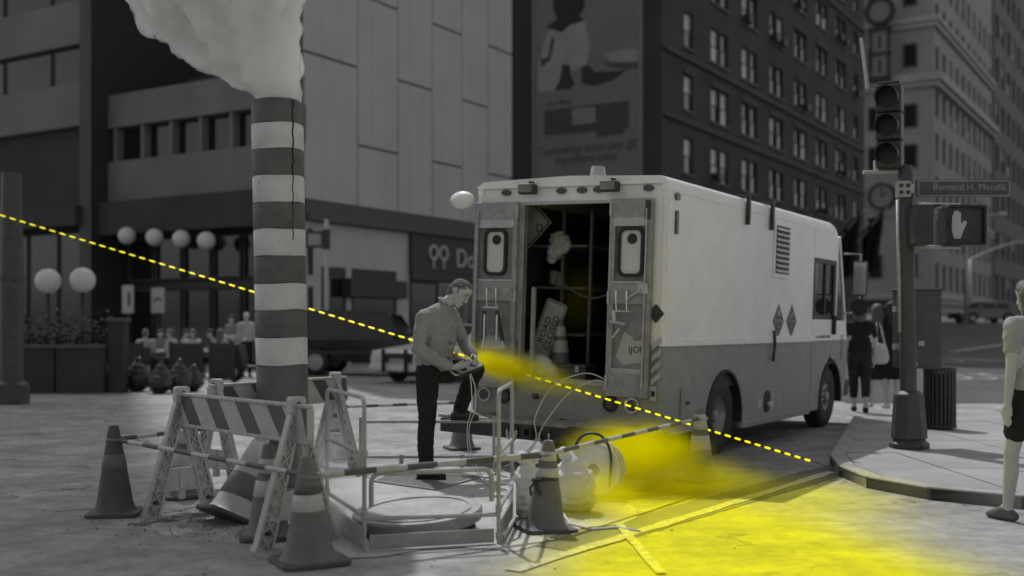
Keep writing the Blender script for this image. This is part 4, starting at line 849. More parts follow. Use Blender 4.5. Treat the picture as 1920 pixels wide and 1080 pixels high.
cone(tuple(C_FRONT), 'cone with worn collar standing clear in front of the barricade', H=.61, base=.40, rot=(0, R(-1.5), R(28)), collars=((.50, .655, 'refl'), (.655, .73, 'coned')))
cone(tuple(C_MID), 'cone wrapped with dark strap in front of the white sacks', H=.60, base=.36, rot=(R(1), R(2), R(20)), collars=((.60, .70, 'refl'), (.70, .78, 'cone'), (.78, .88, 'refl')))
sp = thing('tape_strap', 'dark strap tied around the cone by the sacks', 'strap', tuple(C_MID)); b = MB(); b.tube([(.082 * math.cos(a), .082 * math.sin(a), .335 - .015 * math.sin(a)) for a in [2 * math.pi * k / 24 for k in range(25)]], .013, 6); b.build('band', M['dark'], sp); b = MB(); b.tube([(-.07, -.05, .33), (-.10, -.06, .29), (-.095, -.07, .24)], .009, 6); b.tube([(-.07, -.05, .33), (-.06, -.09, .29), (-.03, -.10, .25)], .009, 6); b.build('tail', M['dark'], sp)
cone(tuple(C_RIGHT), 'cone with two pale collars beside the truck rear wheel', H=.635, base=.36, rot=(0, 0, R(40)), collars=((.44, .64, 'refl'), (.64, .72, 'cone'), (.72, .93, 'refl')))
cone(tuple(C_BEH), 'cone behind the end of the truck step', H=.62, base=.36, rot=(0, 0, R(20)), body='cone', collars=((.55, .75, 'refl'),))
cone(tuple(C_REAR), 'cone behind the rear barricade', H=.62, base=.36, rot=(0, 0, R(10)), collars=((.5, .68, 'refl'), (.76, .9, 'refl')))
cone(tuple(P(345, 925, 8.95))[:2] + (0,), 'cone seen between the legs of the front barricade', H=.60, base=.36, rot=(0, 0, R(33)), collars=((.42, .60, 'refl'), (.72, .92, 'refl')))
cone((-1.57, 7.22, 0), 'cone squeezed inside the near end frame of the front barricade', H=.60, base=.37, rot=(0, 0, R(15)), collars=((.45, .62, 'refl'), (.70, .85, 'refl')))
cone((-1.98, 7.80, .02), 'toppled pale cone leaning against the steam stack', H=.72, base=.40, rot=(R(-8), R(27), R(30)), body='refl', collars=((.22, .46, 'cone'), (.62, .80, 'stackw')))
tc2 = TM @ Vector((.55, yw(1.40), .80)); cone(tuple(tc2), 'cone with pale collars standing inside the open truck', H=.62, base=.34, rot=(0, R(0), R(30)), collars=((.46, .66, 'refl'), (.66, .73, 'cone'), (.73, .90, 'refl')))
# ------------------------------------------------------------------ striped cone bars
def cone_bar(p0, p1, label, n=9, first=0, r=.017):
    p0 = Vector(p0); p1 = Vector(p1); t = thing('cone_bar', label, 'barrier bar', tuple(p0), group='striped bars between the cones'); d = p1 - p0
    for k in range(n):
        a = d * (k / n); c = d * ((k + 1) / n); b = MB(); b.tube([a, c], r - .0008 * (k % 2), 12); b.build('bar_band', M['stripe'] if (k + first) % 2 else M['refl'], t, smooth=True, auto=True)
    for e in (Vector((0, 0, 0)), d):
        b = MB(); pr = [e + Vector((.062 * math.cos(a), .062 * math.sin(a), .004 * math.sin(2 * a))) for a in [2 * math.pi * k / 16 for k in range(17)]]; b.tube(pr, .008, 6); b.build('end_loop', M['refl'], t, smooth=True)
cone_bar((C_LEFT.x, C_LEFT.y, .545), (C_FRONT.x, C_FRONT.y, .50), 'striped bar from the dark end cone to the foremost cone', 11, 1)
cone_bar((C_LEFT.x, C_LEFT.y, .545), (-2.24, 9.35, .55), 'striped bar from the dark end cone back behind the barricade', 7, 1)
cone_bar((C_FRONT.x, C_FRONT.y, .50), (C_MID.x, C_MID.y, .505), 'striped bar from the foremost cone to the strapped cone', 8, 0, .021)
cone_bar((C_MID.x, C_MID.y, .505), (C_RIGHT.x, C_RIGHT.y, .555), 'striped bar from the strapped cone to the rear wheel', 12, 0)
cone_bar((C_REAR.x, C_REAR.y, .53), (C_BEH.x, C_BEH.y, .52), 'striped bar behind the man, across the rear of the works', 9, 1)
# ------------------------------------------------------------------ tubular manhole guard
FL, FRp, BL, BR = Vector((-.89, 6.75, 0)), Vector((-.083, 7.0, 0)), Vector((-1.277, 7.73, 0)), Vector((0.0, 7.94, 0))
gd = thing('manhole_guard', 'tubular pipe guard panels hooked together around the open manhole', 'guard rail', tuple(FL)); rp = .0135
def Lc(p, z): return Vector((p.x - FL.x, p.y - FL.y, z))
def pipe_(name, pts, r=rp): b = MB(); b.tube(pts, r, 10); return b.build(name, M['pipe'], gd, smooth=True, auto=True)
def arc_pts(p, c, q, n=6): # quadratic corner
    return [p * (1 - t) ** 2 + c * 2 * t * (1 - t) + q * t * t for t in [k / n for k in range(n + 1)]]
pipe_('post', [Lc(FL, 0), Lc(FL, .88)]); pipe_('post', [Lc(FRp, 0), Lc(FRp, .90)]); pipe_('post', [Lc(BL, .0), Lc(BL, .86)]); pipe_('post', [Lc(BR, 0), Lc(BR, .90)])
def corner(a, b_, z): return arc_pts(Lc(a, z - .07), Lc(a, z), Lc(a.lerp(b_, .08), z)) + arc_pts(Lc(a.lerp(b_, .92), z), Lc(b_, z), Lc(b_, z - .07))
pipe_('top_rail', corner(BL, FL, .93)); pipe_('top_rail', corner(FRp, BR, .96))
pipe_('mid_rail', [Lc(FL, .588), Lc(BL, .588)]); pipe_('low_rail', [Lc(FL, .215), Lc(BL, .215)])
pipe_('mid_rail', [Lc(FRp, .56), Lc(BR, .56)]); pipe_('low_rail', [Lc(FRp, .22), Lc(BR, .22)])
pipe_('low_rail', [Lc(FL, .20), Lc(FRp, .185)])
fa, fb = FL.lerp(FRp, .05), FL.lerp(FRp, .945)
pipe_('hoop', [Lc(fa, .27)] + arc_pts(Lc(fa, .40), Lc(fa, .47), Lc(fa.lerp(fb, .08), .47)) + arc_pts(Lc(fa.lerp(fb, .92), .47), Lc(fb, .47), Lc(fb, .40)) + [Lc(fb, .27)], .015)
for p in (FL, FRp, BL, BR):
    for z in (.03, .20, .57): b = MB(); b.tube([Lc(p, z), Lc(p, z + .045)], .021, 10); b.build('clamp', M['pipe'], gd, smooth=True, auto=True)
def kick(a, b_, h): d = (b_ - a).normalized(); b = MB(); b.beam(Lc(a + d * .03, h / 2 + .012), Lc(b_ - d * .03, h / 2 + .012), .012, h); b.build('kick_board', M['kick'], gd, bevel=.003)
kick(FL, FRp, .088); kick(BL, FL, .13); kick(FRp, BR, .12)
b = MB(); b.tube([Lc(FRp, .05) + Vector((.03, 0, 0)), Lc(FRp, .09) + Vector((.10, .25, .03)), Lc(BR, .27) + Vector((.02, -.05, 0))], .012, 6); b.build('tie_strap', M['refl'], gd)
# low barrier behind the man: his boot rests on its top rail
RL0, RL1 = P(676, 794, 10.38), P(930, 784, 10.42); RZ = .495
rl = thing('pipe_barrier', 'low two-rail pipe barrier under the raised boot of the man', 'barrier', (RL0.x, RL0.y, 0)); dv_ = Vector((RL1.x - RL0.x, RL1.y - RL0.y, 0))
for z, nm in ((RZ - .014, 'top_rail'), (.155, 'low_rail')): b = MB(); b.tube([(0, 0, z), dv_ + Vector((0, 0, z + .0))], .0145, 10); b.build(nm, M['pipe'], rl, smooth=True, auto=True)
for f_ in (0, .985): b = MB(); q = dv_ * f_; b.tube([q, q + Vector((0, 0, RZ + .03))], .0145, 10); b.build('post', M['pipe'], rl, smooth=True, auto=True)
for f_ in (.3, .75): b = MB(); q = dv_ * f_; b.tube([q, q + Vector((0, 0, .175))], .02, 10); b.build('rail_foot', M['pipe'], rl, smooth=True, auto=True)
for f_ in (0, .985):
    q = dv_ * f_; b = MB(); b.beam(q + Vector((0, -.2, .012)), q + Vector((0, .2, .012)), .03, .024); b.build('foot_plate', M['pipe'], rl)
# ------------------------------------------------------------------ manhole plate, grating
pt = thing('manhole_cover', 'large thick round steel cover lying tilted inside the pipe guard', 'manhole cover', (-.62, 7.40, .055), rot=(R(3.0), R(-4.0), R(15)))
b = MB(); b.lathe([(.001, .015), (.40, .015), (.425, .03), (.43, .085), (.42, .10), (.001, .095)], 56, caps=False); b.build('cover_disc', M['plate'], pt, smooth=True, auto=True)
b = MB(); b.ring(circ(0, 0, .36, 40), circ(0, 0, .345, 40), .096, .106, mZ); b.build('cover_ring', M['plate'], pt)
b = MB(); b.prism(circ(-.64, 7.45, .40, 40), .0052, .034, mZ); o = tag(b.build('manhole_opening', M['dark']), 'dark open manhole under the tilted steel cover', 'manhole')
gc = [G(702, 905), G(815, 921), G(902, 897), G(775, 873)]
gr = thing('metal_grating', 'small-mesh steel floor grating under the standing boot of the man', 'grating', tuple(sum(gc, Vector()) / 4)); o_ = sum(gc, Vector()) / 4
for k in range(4): b = MB(); b.beam(gc[k] - o_ + Vector((0, 0, .011)), gc[(k + 1) % 4] - o_ + Vector((0, 0, .011)), .02, .02); b.build('edge_bar', M['dalu'], gr)
for ax in (0, 1):
    a0, a1, b0, b1 = (gc[0], gc[3], gc[1], gc[2]) if ax else (gc[0], gc[1], gc[3], gc[2])
    for k in range(1, 24): b = MB(); f_ = k / 24; b.beam(a0.lerp(a1, f_) - o_ + Vector((0, 0, .012)), b0.lerp(b1, f_) - o_ + Vector((0, 0, .012)), .009, .012 + .004 * ax); b.build('mesh_bar', M['dalu'], gr)
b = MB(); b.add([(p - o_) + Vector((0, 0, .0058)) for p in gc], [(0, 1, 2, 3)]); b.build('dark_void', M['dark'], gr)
# ------------------------------------------------------------------ sacks and reel
def sack(loc, label, w, h, seed, lean=0):
    random.seed(seed); gps = [[((0, 0, .10), w * .92), ((0, 0, h * .45), w), ((lean * .4, 0, h * .72), w * .62)], [((lean * .5, 0, h * .7), w * .55), ((lean * .8, 0, h * .86), .035)], [((lean * .8, 0, h * .84), .03), ((lean, 0, h * .9), .03)], [((lean, 0, h * .9), .03), ((lean + .05, .03, h), .05)], [((lean, 0, h * .9), .03), ((lean - .05, -.02, h * .99), .045)], [((-w * .6, 0, .08), w * .45), ((w * .6, 0, .07), w * .45)]]
    gps = [[((p[0], p[1], max(p[2], r)), r) for p, r in g_] for g_ in gps]
    me = blob(gps, .009, 3, .016, .085, 'sack')
    for v in me.vertices:
        a_ = math.atan2(v.co.y, v.co.x); f_ = max(0, (v.co.z - h * .45) / (h * .55)); rr_ = 1 + .10 * f_ * math.sin(a_ * 11 + v.co.z * 20) * (1 - f_ * .5); v.co.x *= rr_; v.co.y *= rr_
        v.co.z = max(v.co.z, .004); me.materials.append(M['sack']); o = inst(me, 'sandbag', None, loc); random.seed(7); return tag(o, label, 'sandbag', 'white sandbags')
sack(G(985, 972), 'upright white sandbag beside the strapped cone and guard', .125, .44, 3, .03)
sack(G(1075, 960), 'fat white sandbag beside the reel', .165, .44, 5, -.02)
rlp = G(1118, 930); rl2 = thing('cable_reel', 'pale round cable reel behind the fat sandbag', 'cable reel', (rlp.x, rlp.y, 0), R(-18))
for y in (-.10, .10):
    b = MB(); b.ring(circ(0, .22, .22, 32), circ(0, .22, .05, 32), y - .012, y + .012, mY); fl_ = b.build('flange', M['sack'], rl2, bevel=.005)
    b = MB(); b.ring(circ(0, .22, .20, 32), circ(0, .22, .185, 32), y - .018, y + .018, mY); b.build('flange_rim', M['sack'], fl_)
b = MB(); b.lathe([(.15, -.088), (.15, .088)], 28, Matrix.Translation((0, 0, .22)) @ Matrix.Rotation(R(90), 4, 'X')); b.build('drum', M['kick'], rl2)
b = MB(); b.tube(smooth_pts([(-.14, -.14, .10), (-.15, -.14, .36), (-.07, -.14, .50), (.07, -.14, .50), (.15, -.14, .36), (.14, -.14, .10)]), .011, 8); b.build('handle', M['dark'], rl2, smooth=True)
sgl = tag(MB().tube([G(1052, 965) + Vector((0, 0, .03)), G(1068, 985) + Vector((0, 0, .012)), G(1110, 996) + Vector((0, 0, .012)), G(1160, 992) + Vector((0, 0, .012)), G(1200, 1000) + Vector((0, 0, .012))], .009, 6).build('ground_hose', M['cable'], smooth=True), 'thin pale hose on the ground from the strapped cone', 'hose')
# ------------------------------------------------------------------ people
def V(*a): return Vector(a)
def head_groups(c, f, u):
    f = f.normalized(); u = (u - f * u.dot(f)).normalized(); r = f.cross(u)
    def q(a, b_, d): return c + f * a + u * b_ + r * d
    g_ = [[(q(-.025, .035, 0), .083), (q(.02, .045, 0), .076), (q(-.035, .01, 0), .075)],
          [(q(.02, .02, .02), .058), (q(.02, .02, -.02), .058), (q(.038, -.055, 0), .042), (q(.055, -.095, 0), .022), (q(0, -.05, .028), .036), (q(0, -.05, -.028), .036)],
          [(q(.078, .022, .022), .012), (q(.078, .022, -.022), .012), (q(.084, .018, 0), .012)],
          [(q(.084, .008, 0), .009), (q(.108, -.030, 0), .011)], [(q(.096, -.036, .013), .008), (q(.096, -.036, -.013), .008), (q(.108, -.032, 0), .010)],
          [(q(.082, -.066, .017), .0075), (q(.082, -.066, -.017), .0075), (q(.090, -.064, 0), .008)], [(q(.080, -.078, .012), .008), (q(.080, -.078, -.012), .008), (q(.086, -.078, 0), .009)],
          [(q(.068, -.105, 0), .017), (q(.04, -.09, 0), .03)],
          [(q(.05, -.022, .036), .022), (q(.05, -.022, -.036), .022)]]
    for s in (-1, 1): g_.append([(q(-.012, .012, s * .078), .014), (q(-.008, -.02, s * .074), .010), (q(-.026, .004, s * .082), .010)])
    return g_, q
def hair_mesh(c, f, u, style, m):
    f = f.normalized(); u = (u - f * u.dot(f)).normalized(); r = f.cross(u)
    def q(a, b_, d): return c + f * a + u * b_ + r * d
    g_ = [[(q(-.030, .038, 0), .0835), (q(.014, .050, 0), .0765)], [(q(.052, .092, 0), .026), (q(.046, .084, .030), .024), (q(.046, .084, -.030), .024), (q(0, .08, 0), .050)], [(q(-.05, .01, 0), .066), (q(-.05, -.035, .0), .048), (q(-.03, .035, .025), .060), (q(-.03, .035, -.025), .060)]]
    if style == 'short':
        g_ += [[(q(-.052, -.01, 0), .069), (q(-.055, -.065, 0), .048)]] + [[(q(-.005, .03, s * .058), .024), (q(.012, -.008, s * .066), .009)] for s in (-1, 1)]
    if style == 'long':
        g_ += [[(q(-.04, .03, 0), .092), (q(-.06, -.12, 0), .075), (q(-.07, -.24, 0), .05)], [(q(-.02, .02, .06), .045), (q(-.03, -.14, .06), .04)], [(q(-.02, .02, -.06), .045), (q(-.03, -.14, -.06), .04)]]
    if style == 'bun': g_ += [[(q(-.03, .03, 0), .105), (q(-.03, -.06, 0), .095)], [(q(-.10, .04, .03), .06), (q(-.1, .0, -.03), .06)]]
    me = blob(g_, .0055 if style == 'short' else .014, 2, .005 if style == 'short' else .012, .022 if style == 'short' else .035, 'hair'); me.materials.append(m); return me
def hand_groups(wr, d, n, thumb, curl, size=1.0, hold=None):
    """palm along d, palm faces n, thumb leaves on the side `thumb`"""
    d = d.normalized(); n = (n - d * n.dot(d)).normalized(); s = thumb.normalized(); s = (s - d * s.dot(d) - n * s.dot(n)).normalized()
    g_ = [[(wr, .026), (wr + d * .03, .024)], [(wr + d * .025 + s * .022, .016), (wr + d * .025 - s * .022, .015), (wr + d * .085 + s * .032, .013), (wr + d * .08 - s * .032, .012)]]
    ln = (.072, .08, .074, .058)
    for i in range(4):
        o = wr + d * (.088 - .004 * abs(i - 1)) + s * (.030 - .020 * i); a = curl[i] if isinstance(curl, (list, tuple)) else curl; dd = d; p = o
        for k, fr in enumerate((.45, .32, .23)):
            ang = a * (1 if k == 0 else 1.15); dd = (Quaternion(d.cross(n), ang) @ dd).normalized() if True else dd
            p2 = p + dd * ln[i] * fr * 1.1; r0 = .0095 - .001 * k - .0006 * (i == 3); g_.append([(p, r0), (p2, r0 - .0008)]); p = p2
    p = wr + d * .03 + s * .028; dd = (s * .8 + d * .75 + n * .25).normalized(); p2 = p + dd * .04; g_.append([(p, .014), (p2, .011)]); dd = (d * .8 + s * .25 + n * .6).normalized(); p3 = p2 + dd * .03; g_.append([(p2, .0105), (p3, .0095)]); g_.append([(p3, .0095), (p3 + (d * .8 + n * .7 - s * .1).normalized() * .022, .0085)])
    return g_
def figure(name, label, J, st, voxel=.012, group=None, fine=False):
    """J: joints in metres relative to loc; st: clothing"""
    t = thing(name, label, 'person', J['loc'], group=group); g_ = []
    hg, q = head_groups(J['head'], J['hf'], J['hu']); g_ += hg
    g_.append([(J['neck'], .056), (q(-.02, -.06, 0), .055)])
    for s in 'LR':
        sh, el, wr = J['sh' + s], J['el' + s], J['wr' + s]
        g_ += [[(sh, .05), (el, .038)], [(el, .038), (el.lerp(wr, .3), .037), (wr, .025)]]
        hd = J.get('hd' + s, wr - el); hn = J.get('hn' + s, Vector((0, 0, -1))); ht = J.get('ht' + s, J['face'])
        g_ += hand_groups(wr, hd, hn, ht, J.get('curl' + s, .22))
        hp, kn, an = J['hp' + s], J['kn' + s], J['an' + s]; td = J['td' + s].normalized()
        g_ += [[(hp, .078), (kn, .052)], [(kn, .050), (kn.lerp(an, .3) - td * .012, .052), (an, .034)], [(an - td * .03 + V(0, 0, -.045), .032), (an + td * .12 + V(0, 0, -.055), .026), (an, .036)]]
    shm = (J['shL'] + J['shR']) / 2
    g_ += [[(J['shL'].lerp(shm, .15), .06), (J['shR'].lerp(shm, .15), .06), (J['hpL'] + V(0, 0, .08), .085), (J['hpR'] + V(0, 0, .08), .085)]]
    me = blob(g_, voxel, 3 if fine else 2, name='body'); me.materials.append(M[st.get('skin', 'skin')]); inst(me, 'body', t)
    # top
    ax = (J['shL'] - J['shR']).normalized(); up = (shm - (J['hpL'] + J['hpR']) / 2).normalized(); fr = ax.cross(up) * -1
    if fr.dot(J['face']) < 0: fr = -fr
    top = st['top']; k = 1.0 + top.get('loose', .1); pel = (J['hpL'] + J['hpR']) / 2; wa = top.get('hem', .06)
    tg = [[(J['shL'].lerp(shm, .12), .072), (J['shR'].lerp(shm, .12), .072), (J['neck'] - up * .045, .072), (shm - up * .16 + fr * .02 + ax * .07, .105 * k), (shm - up * .16 + fr * .02 - ax * .07, .105 * k)],
          [(shm - up * .16 + fr * .02 + ax * .07, .105 * k), (shm - up * .16 + fr * .02 - ax * .07, .105 * k), (pel + up * (.12 + wa) + ax * .065, .108 * k), (pel + up * (.12 + wa) - ax * .065, .108 * k)],
          [(pel + up * (.12 + wa) + ax * .065, .108 * k), (pel + up * (.12 + wa) - ax * .065, .108 * k), (pel + up * (.02 + wa) + ax * .07, .102 * k), (pel + up * (.02 + wa) - ax * .07, .102 * k)]]
    for s in 'LR':
        sh, el, wr = J['sh' + s], J['el' + s], J['wr' + s]; ra = top.get('arm', .062)
        if top['sleeve'] == 'long':
            tg += [[(sh, .074), (sh.lerp(el, .5), ra)], [(sh.lerp(el, .5), ra), (el, ra * .88)], [(el, ra * .9), (el.lerp(wr, .5), ra * .84)], [(el.lerp(wr, .5), ra * .84), (el.lerp(wr, .93), ra * .62)]]
        elif top['sleeve'] == 'short': tg += [[(sh, .066), (sh.lerp(el, .55), .058)]]
    me = blob(tg, max(voxel, .008), 3, top.get('fold', .006), top.get('fs', .09), 'shirt'); me.materials.append(st['topm']); so = inst(me, 'shirt', t)
    bt = st['bottom']; bg_ = [[(pel + up * .06 + ax * .068, .098), (pel + up * .06 - ax * .068, .098), (pel - up * .04 + ax * .07, .104), (pel - up * .04 - ax * .07, .104)]]
    for s in 'LR':
        hp, kn, an = J['hp' + s], J['kn' + s], J['an' + s]; lm_ = bt['len']; wd = bt.get('w', 1.0); back = -J['td' + s].normalized() * .012
        if lm_ < 1: bg_ += [[(hp - up * .02, .100 * wd), (hp.lerp(kn, lm_), .080 * wd)]]
        else:
            f2 = lm_ - 1; bg_ += [[(hp - up * .02, .100 * wd), (hp.lerp(kn, .5), .086 * wd)], [(hp.lerp(kn, .5), .086 * wd), (kn, .070 * wd)], [(kn, .070 * wd), (kn.lerp(an, .35) + back, .068 * wd)], [(kn.lerp(an, .35) + back, .068 * wd), (kn.lerp(an, f2), .060 * wd)]]
    if bt.get('skirt'): bg_ += [[(J['hpL'], .11), (J['hpR'], .11), (J['hpL'].lerp(J['knL'], .8), .10), (J['hpR'].lerp(J['knR'], .8), .10)]]
    me = blob(bg_, max(voxel, .008), 3, bt.get('fold', .006), .08, 'trousers'); me.materials.append(st['botm']); inst(me, bt.get('name', 'trousers'), t)
    for s in 'LR':
        an = J['an' + s]; td = J['td' + s].normalized(); dn = J.get('fd' + s, V(0, 0, -1)); hi = .06 if st.get('boots') else 0
        gg = [[(an - td * .055 + dn * .052, .036), (an + td * .10 + dn * .055, .036), (an + td * .155 + dn * .064, .026), (an + td * .02 + dn * .02, .042)]]
        if hi: gg += [[(an - dn * .05 - td * .005, .052), (an + dn * .03 - td * .02, .048)]]
        me = blob(gg, max(.007, voxel * .7), 3, name='boot'); me.materials.append(st['shoem']); bo = inst(me, 'boot' if hi else 'shoe', t)
        if hi:
            sdv = td.cross(dn); b = MB(); out = []
            for a, w_ in ((-.092, .022), (-.08, .034), (0, .034), (.08, .044), (.15, .040), (.178, .022)): out.append((a, w_))
            poly = [(a, w_) for a, w_ in out] + [(a, -w_) for a, w_ in out[::-1]]
            b.prism(poly, .080, .097, lambda a, w_, z: tuple(an + td * a + sdv * w_ + dn * z)); b.build('sole', M['black'], bo, bevel=.004)
    me = hair_mesh(J['head'], J['hf'], J['hu'], st.get('hair', 'short'), st.get('hairm', M['hair'])); inst(me, 'hair', t)
    return t, q, so
# --- the utility worker
ml = Vector((-.72, 9.85, 0))
def A(px, py, Y): return P(px, py, Y) - ml
J = dict(loc=tuple(ml), face=V(1, .25, 0), head=A(862, 549, 10.02), hf=V(.78, -.40, -.62), hu=V(.55, .0, .85), neck=A(834, 570, 10.02),
         shR=A(794, 595, 9.83), elR=A(784, 654, 9.74), wrR=A(846, 688, 9.80), shL=A(846, 590, 10.17), elL=A(868, 640, 10.22), wrL=A(889, 668, 10.04),
         hpR=A(802, 692, 9.92), knR=A(801, 790, 9.90), anR=A(799, 884, 9.86), tdR=V(.95, -.1, 0), hpL=A(824, 690, 10.10), knL=A(893, 692, 10.27), anL=A(862, 765, 10.36), tdL=V(.97, .12, -.02))
dev_c = A(874, 690, 9.90); dv1 = V(.155, .12, .055).normalized(); dnrm = (V(-.25, -.72, .65) - dv1 * V(-.25, -.72, .65).dot(dv1)).normalized(); dv2 = dnrm.cross(dv1)
J.update(hdR=V(.9, .25, -.12), hnR=V(.2, .6, .7), htR=V(-.1, .3, 1), curlR=.42, hdL=V(.25, -.7, -.35), hnL=V(-.75, .0, -.35), htL=V(-.5, .2, .9), curlL=.45)
sole_z = .097
dz = RZ - (J['anL'].z - sole_z); J['anL'] = J['anL'] + V(0, 0, dz); J['anR'].z = sole_z + .018
man, q, shirt = figure('person', 'man in light shirt and dark trousers looking down at a handheld device', J, dict(topm=M['shirt'], botm=M['trouser'], shoem=M['boot'], boots=True, hair='short', top=dict(sleeve='long', loose=.24, fold=.011, fs=.09, arm=.066, hem=.035), bottom=dict(len=1.93, fold=.006, w=1.13)), .0058, fine=True)
# collar, placket, pocket, buttons, cuffs, belt, eyes
shm = (J['shL'] + J['shR']) / 2; pel = (J['hpL'] + J['hpR']) / 2; up = (shm - pel).normalized(); ax = (J['shL'] - J['shR']).normalized(); fr = up.cross(ax); fr = fr if fr.dot(J['face']) > 0 else -fr
b = MB(); nk = J['neck']; tl = (q(0, 0, 0) - nk).normalized(); vs = []; n = 22
for k in range(n + 1):
    a = R(28 + 304 * k / n); d = fr * math.cos(a) + ax * math.sin(a); d = (d - tl * d.dot(tl)).normalized(); e = min(k, n - k) / n
    vs += [nk + d * .066 + tl * .022, nk + d * (.088 + (.012 if e < .12 else 0)) - tl * (.012 + (.045 if e < .12 else 0)), nk + d * .062 - tl * .01, ]
b.add(vs, [(3 * k, 3 * k + 1, 3 * k + 4, 3 * k + 3) for k in range(n)] + [(3 * k, 3 * k + 3, 3 * k + 5, 3 * k + 2) for k in range(n)])
o = b.build('collar', M['shirt'], man, smooth=True); sm = o.modifiers.new('s', 'SOLIDIFY'); sm.thickness = .004
from mathutils.bvhtree import BVHTree
bv = BVHTree.FromPolygons([v.co for v in shirt.data.vertices], [tuple(p.vertices) for p in shirt.data.polygons])
def on_shirt(p, d, lift=.003):
    h = bv.ray_cast(p + d * .4, -d); return (h[0] + h[1] * lift, h[1]) if h[0] is not None else (p + d * .12, d)
vs = []; ks = 14
for k in range(ks + 1):
    c = nk.lerp(pel + up * .06, .14 + .80 * k / ks)
    for s in (-1, 1): vs.append(on_shirt(c + ax * s * .017, fr, .0035)[0])
b = MB(); b.add(vs, [(2 * k, 2 * k + 1, 2 * k + 3, 2 * k + 2) for k in range(ks)]); o = b.build('placket', M['shirt'], man, smooth=True); sm = o.modifiers.new('s', 'SOLIDIFY'); sm.thickness = .005
for k in range(6):
    p, nn = on_shirt(nk.lerp(pel + up * .06, .2 + .13 * k), fr, .006); b = MB(); b.lathe([(.0065, 0), (.0065, .003), (.004, .004)], 10, Matrix.Translation(p) @ nn.to_track_quat('Z', 'Y').to_matrix().to_4x4()); b.build('button', M['cable'], man)
vs = []
for i in range(5):
    for j in range(5): vs.append(on_shirt(shm - up * (.12 + .032 * i) - ax * (-.04 - .028 * j), fr, .003)[0])
b = MB(); b.add(vs, [(i * 5 + j, i * 5 + j + 1, i * 5 + j + 6, i * 5 + j + 5) for i in range(4) for j in range(4)]); o = b.build('pocket', M['shirt'], man, smooth=True); sm = o.modifiers.new('s', 'SOLIDIFY'); sm.thickness = .004
for s in 'LR':
    d = (J['wr' + s] - J['el' + s]).normalized(); w0 = J['wr' + s] - d * .075; b = MB(); b.tube([w0, w0 + d * .02, w0 + d * .055], [.044, .041, .039], 18, cap=False); o = b.build('cuff', M['shirt'], man, smooth=True); sm = o.modifiers.new('s', 'SOLIDIFY'); sm.thickness = .004
b = MB(); pts = [pel + up * .095 + ax * (.165 * math.sin(a)) + fr * (.118 * math.cos(a)) for a in [2 * math.pi * k / 36 for k in range(37)]]; b.tube(pts, .016, 6, cap=False); b.build('belt', M['boot'], man)
p = J['hpR'].lerp(J['knR'], .45); b = MB(); b.beam(p + V(-.03, -.088, .08), p + V(-.03, -.082, -.09), .12, .012, (0, -1, 0)); o = b.build('thigh_pocket', M['trouser'], man, bevel=.006); b = MB(); b.beam(p + V(-.03, -.094, .085), p + V(-.03, -.094, .03), .125, .012, (0, -1, 0)); b.build('pocket_flap', M['trouser'], o, bevel=.005)
for s in (-1, 1):
    b = MB(); b.lathe([(.001, -.011), (.008, -.008), (.011, 0), (.008, .008), (.001, .011)], 12, Matrix.Translation(q(.075, .004, s * .032))); b.build('eye', mat('eye', .35, .3), man, smooth=True)
    b = MB(); b.tube([q(.091, .026, s * .012), q(.090, .031, s * .030), q(.076, .027, s * .050)], [.004, .005, .003], 6); b.build('eyebrow', M['hair'], man)
    b = MB(); b.tube([q(.086, .011, s * .018), q(.088, .013, s * .032), q(.078, .008, s * .046)], [.004, .005, .003], 6); b.build('eyelid', M['skin'], man, smooth=True)
b = MB(); b.tube([q(.087, -.0715, -.021), q(.0955, -.0715, 0), q(.087, -.0715, .021)], .0022, 6); b.build('mouth', mat('lip_line', .16), man)
# handheld device and its cables
dvx = thing('handheld_device', 'rugged handheld tester with dark screen held in both hands', 'device', tuple(ml + dev_c)); T = basis((0, 0, 0), dv1, dv2)
def dbox(nm, a, b_, m, par=dvx, bev=.006): bb_ = MB(); bb_.box(a, b_, T); return bb_.build(nm, m, par, bevel=bev)
dbox('housing', (-.125, -.078, -.02), (.125, .078, .016), M['dark']); dbox('bezel', (-.118, -.072, .0165), (.118, .072, .022), mat('bezel', .24, .4)); dbox('screen', (-.08, -.055, .0225), (.075, .055, .0245), M['screen'], bev=.001)
for k in range(4): dbox('button', (.085, -.045 + k * .025, .0222), (.105, -.031 + k * .025, .027), M['refl'], bev=.002)
for s in (-1, 1): b = MB(); b.tube([T @ V(s * .118, -.055, .0), T @ V(s * .15, -.04, .0), T @ V(s * .15, .04, .0), T @ V(s * .118, .055, .0)], .009, 8); b.build('grip', M['refl'], dvx, smooth=True)
cs = ml + dev_c
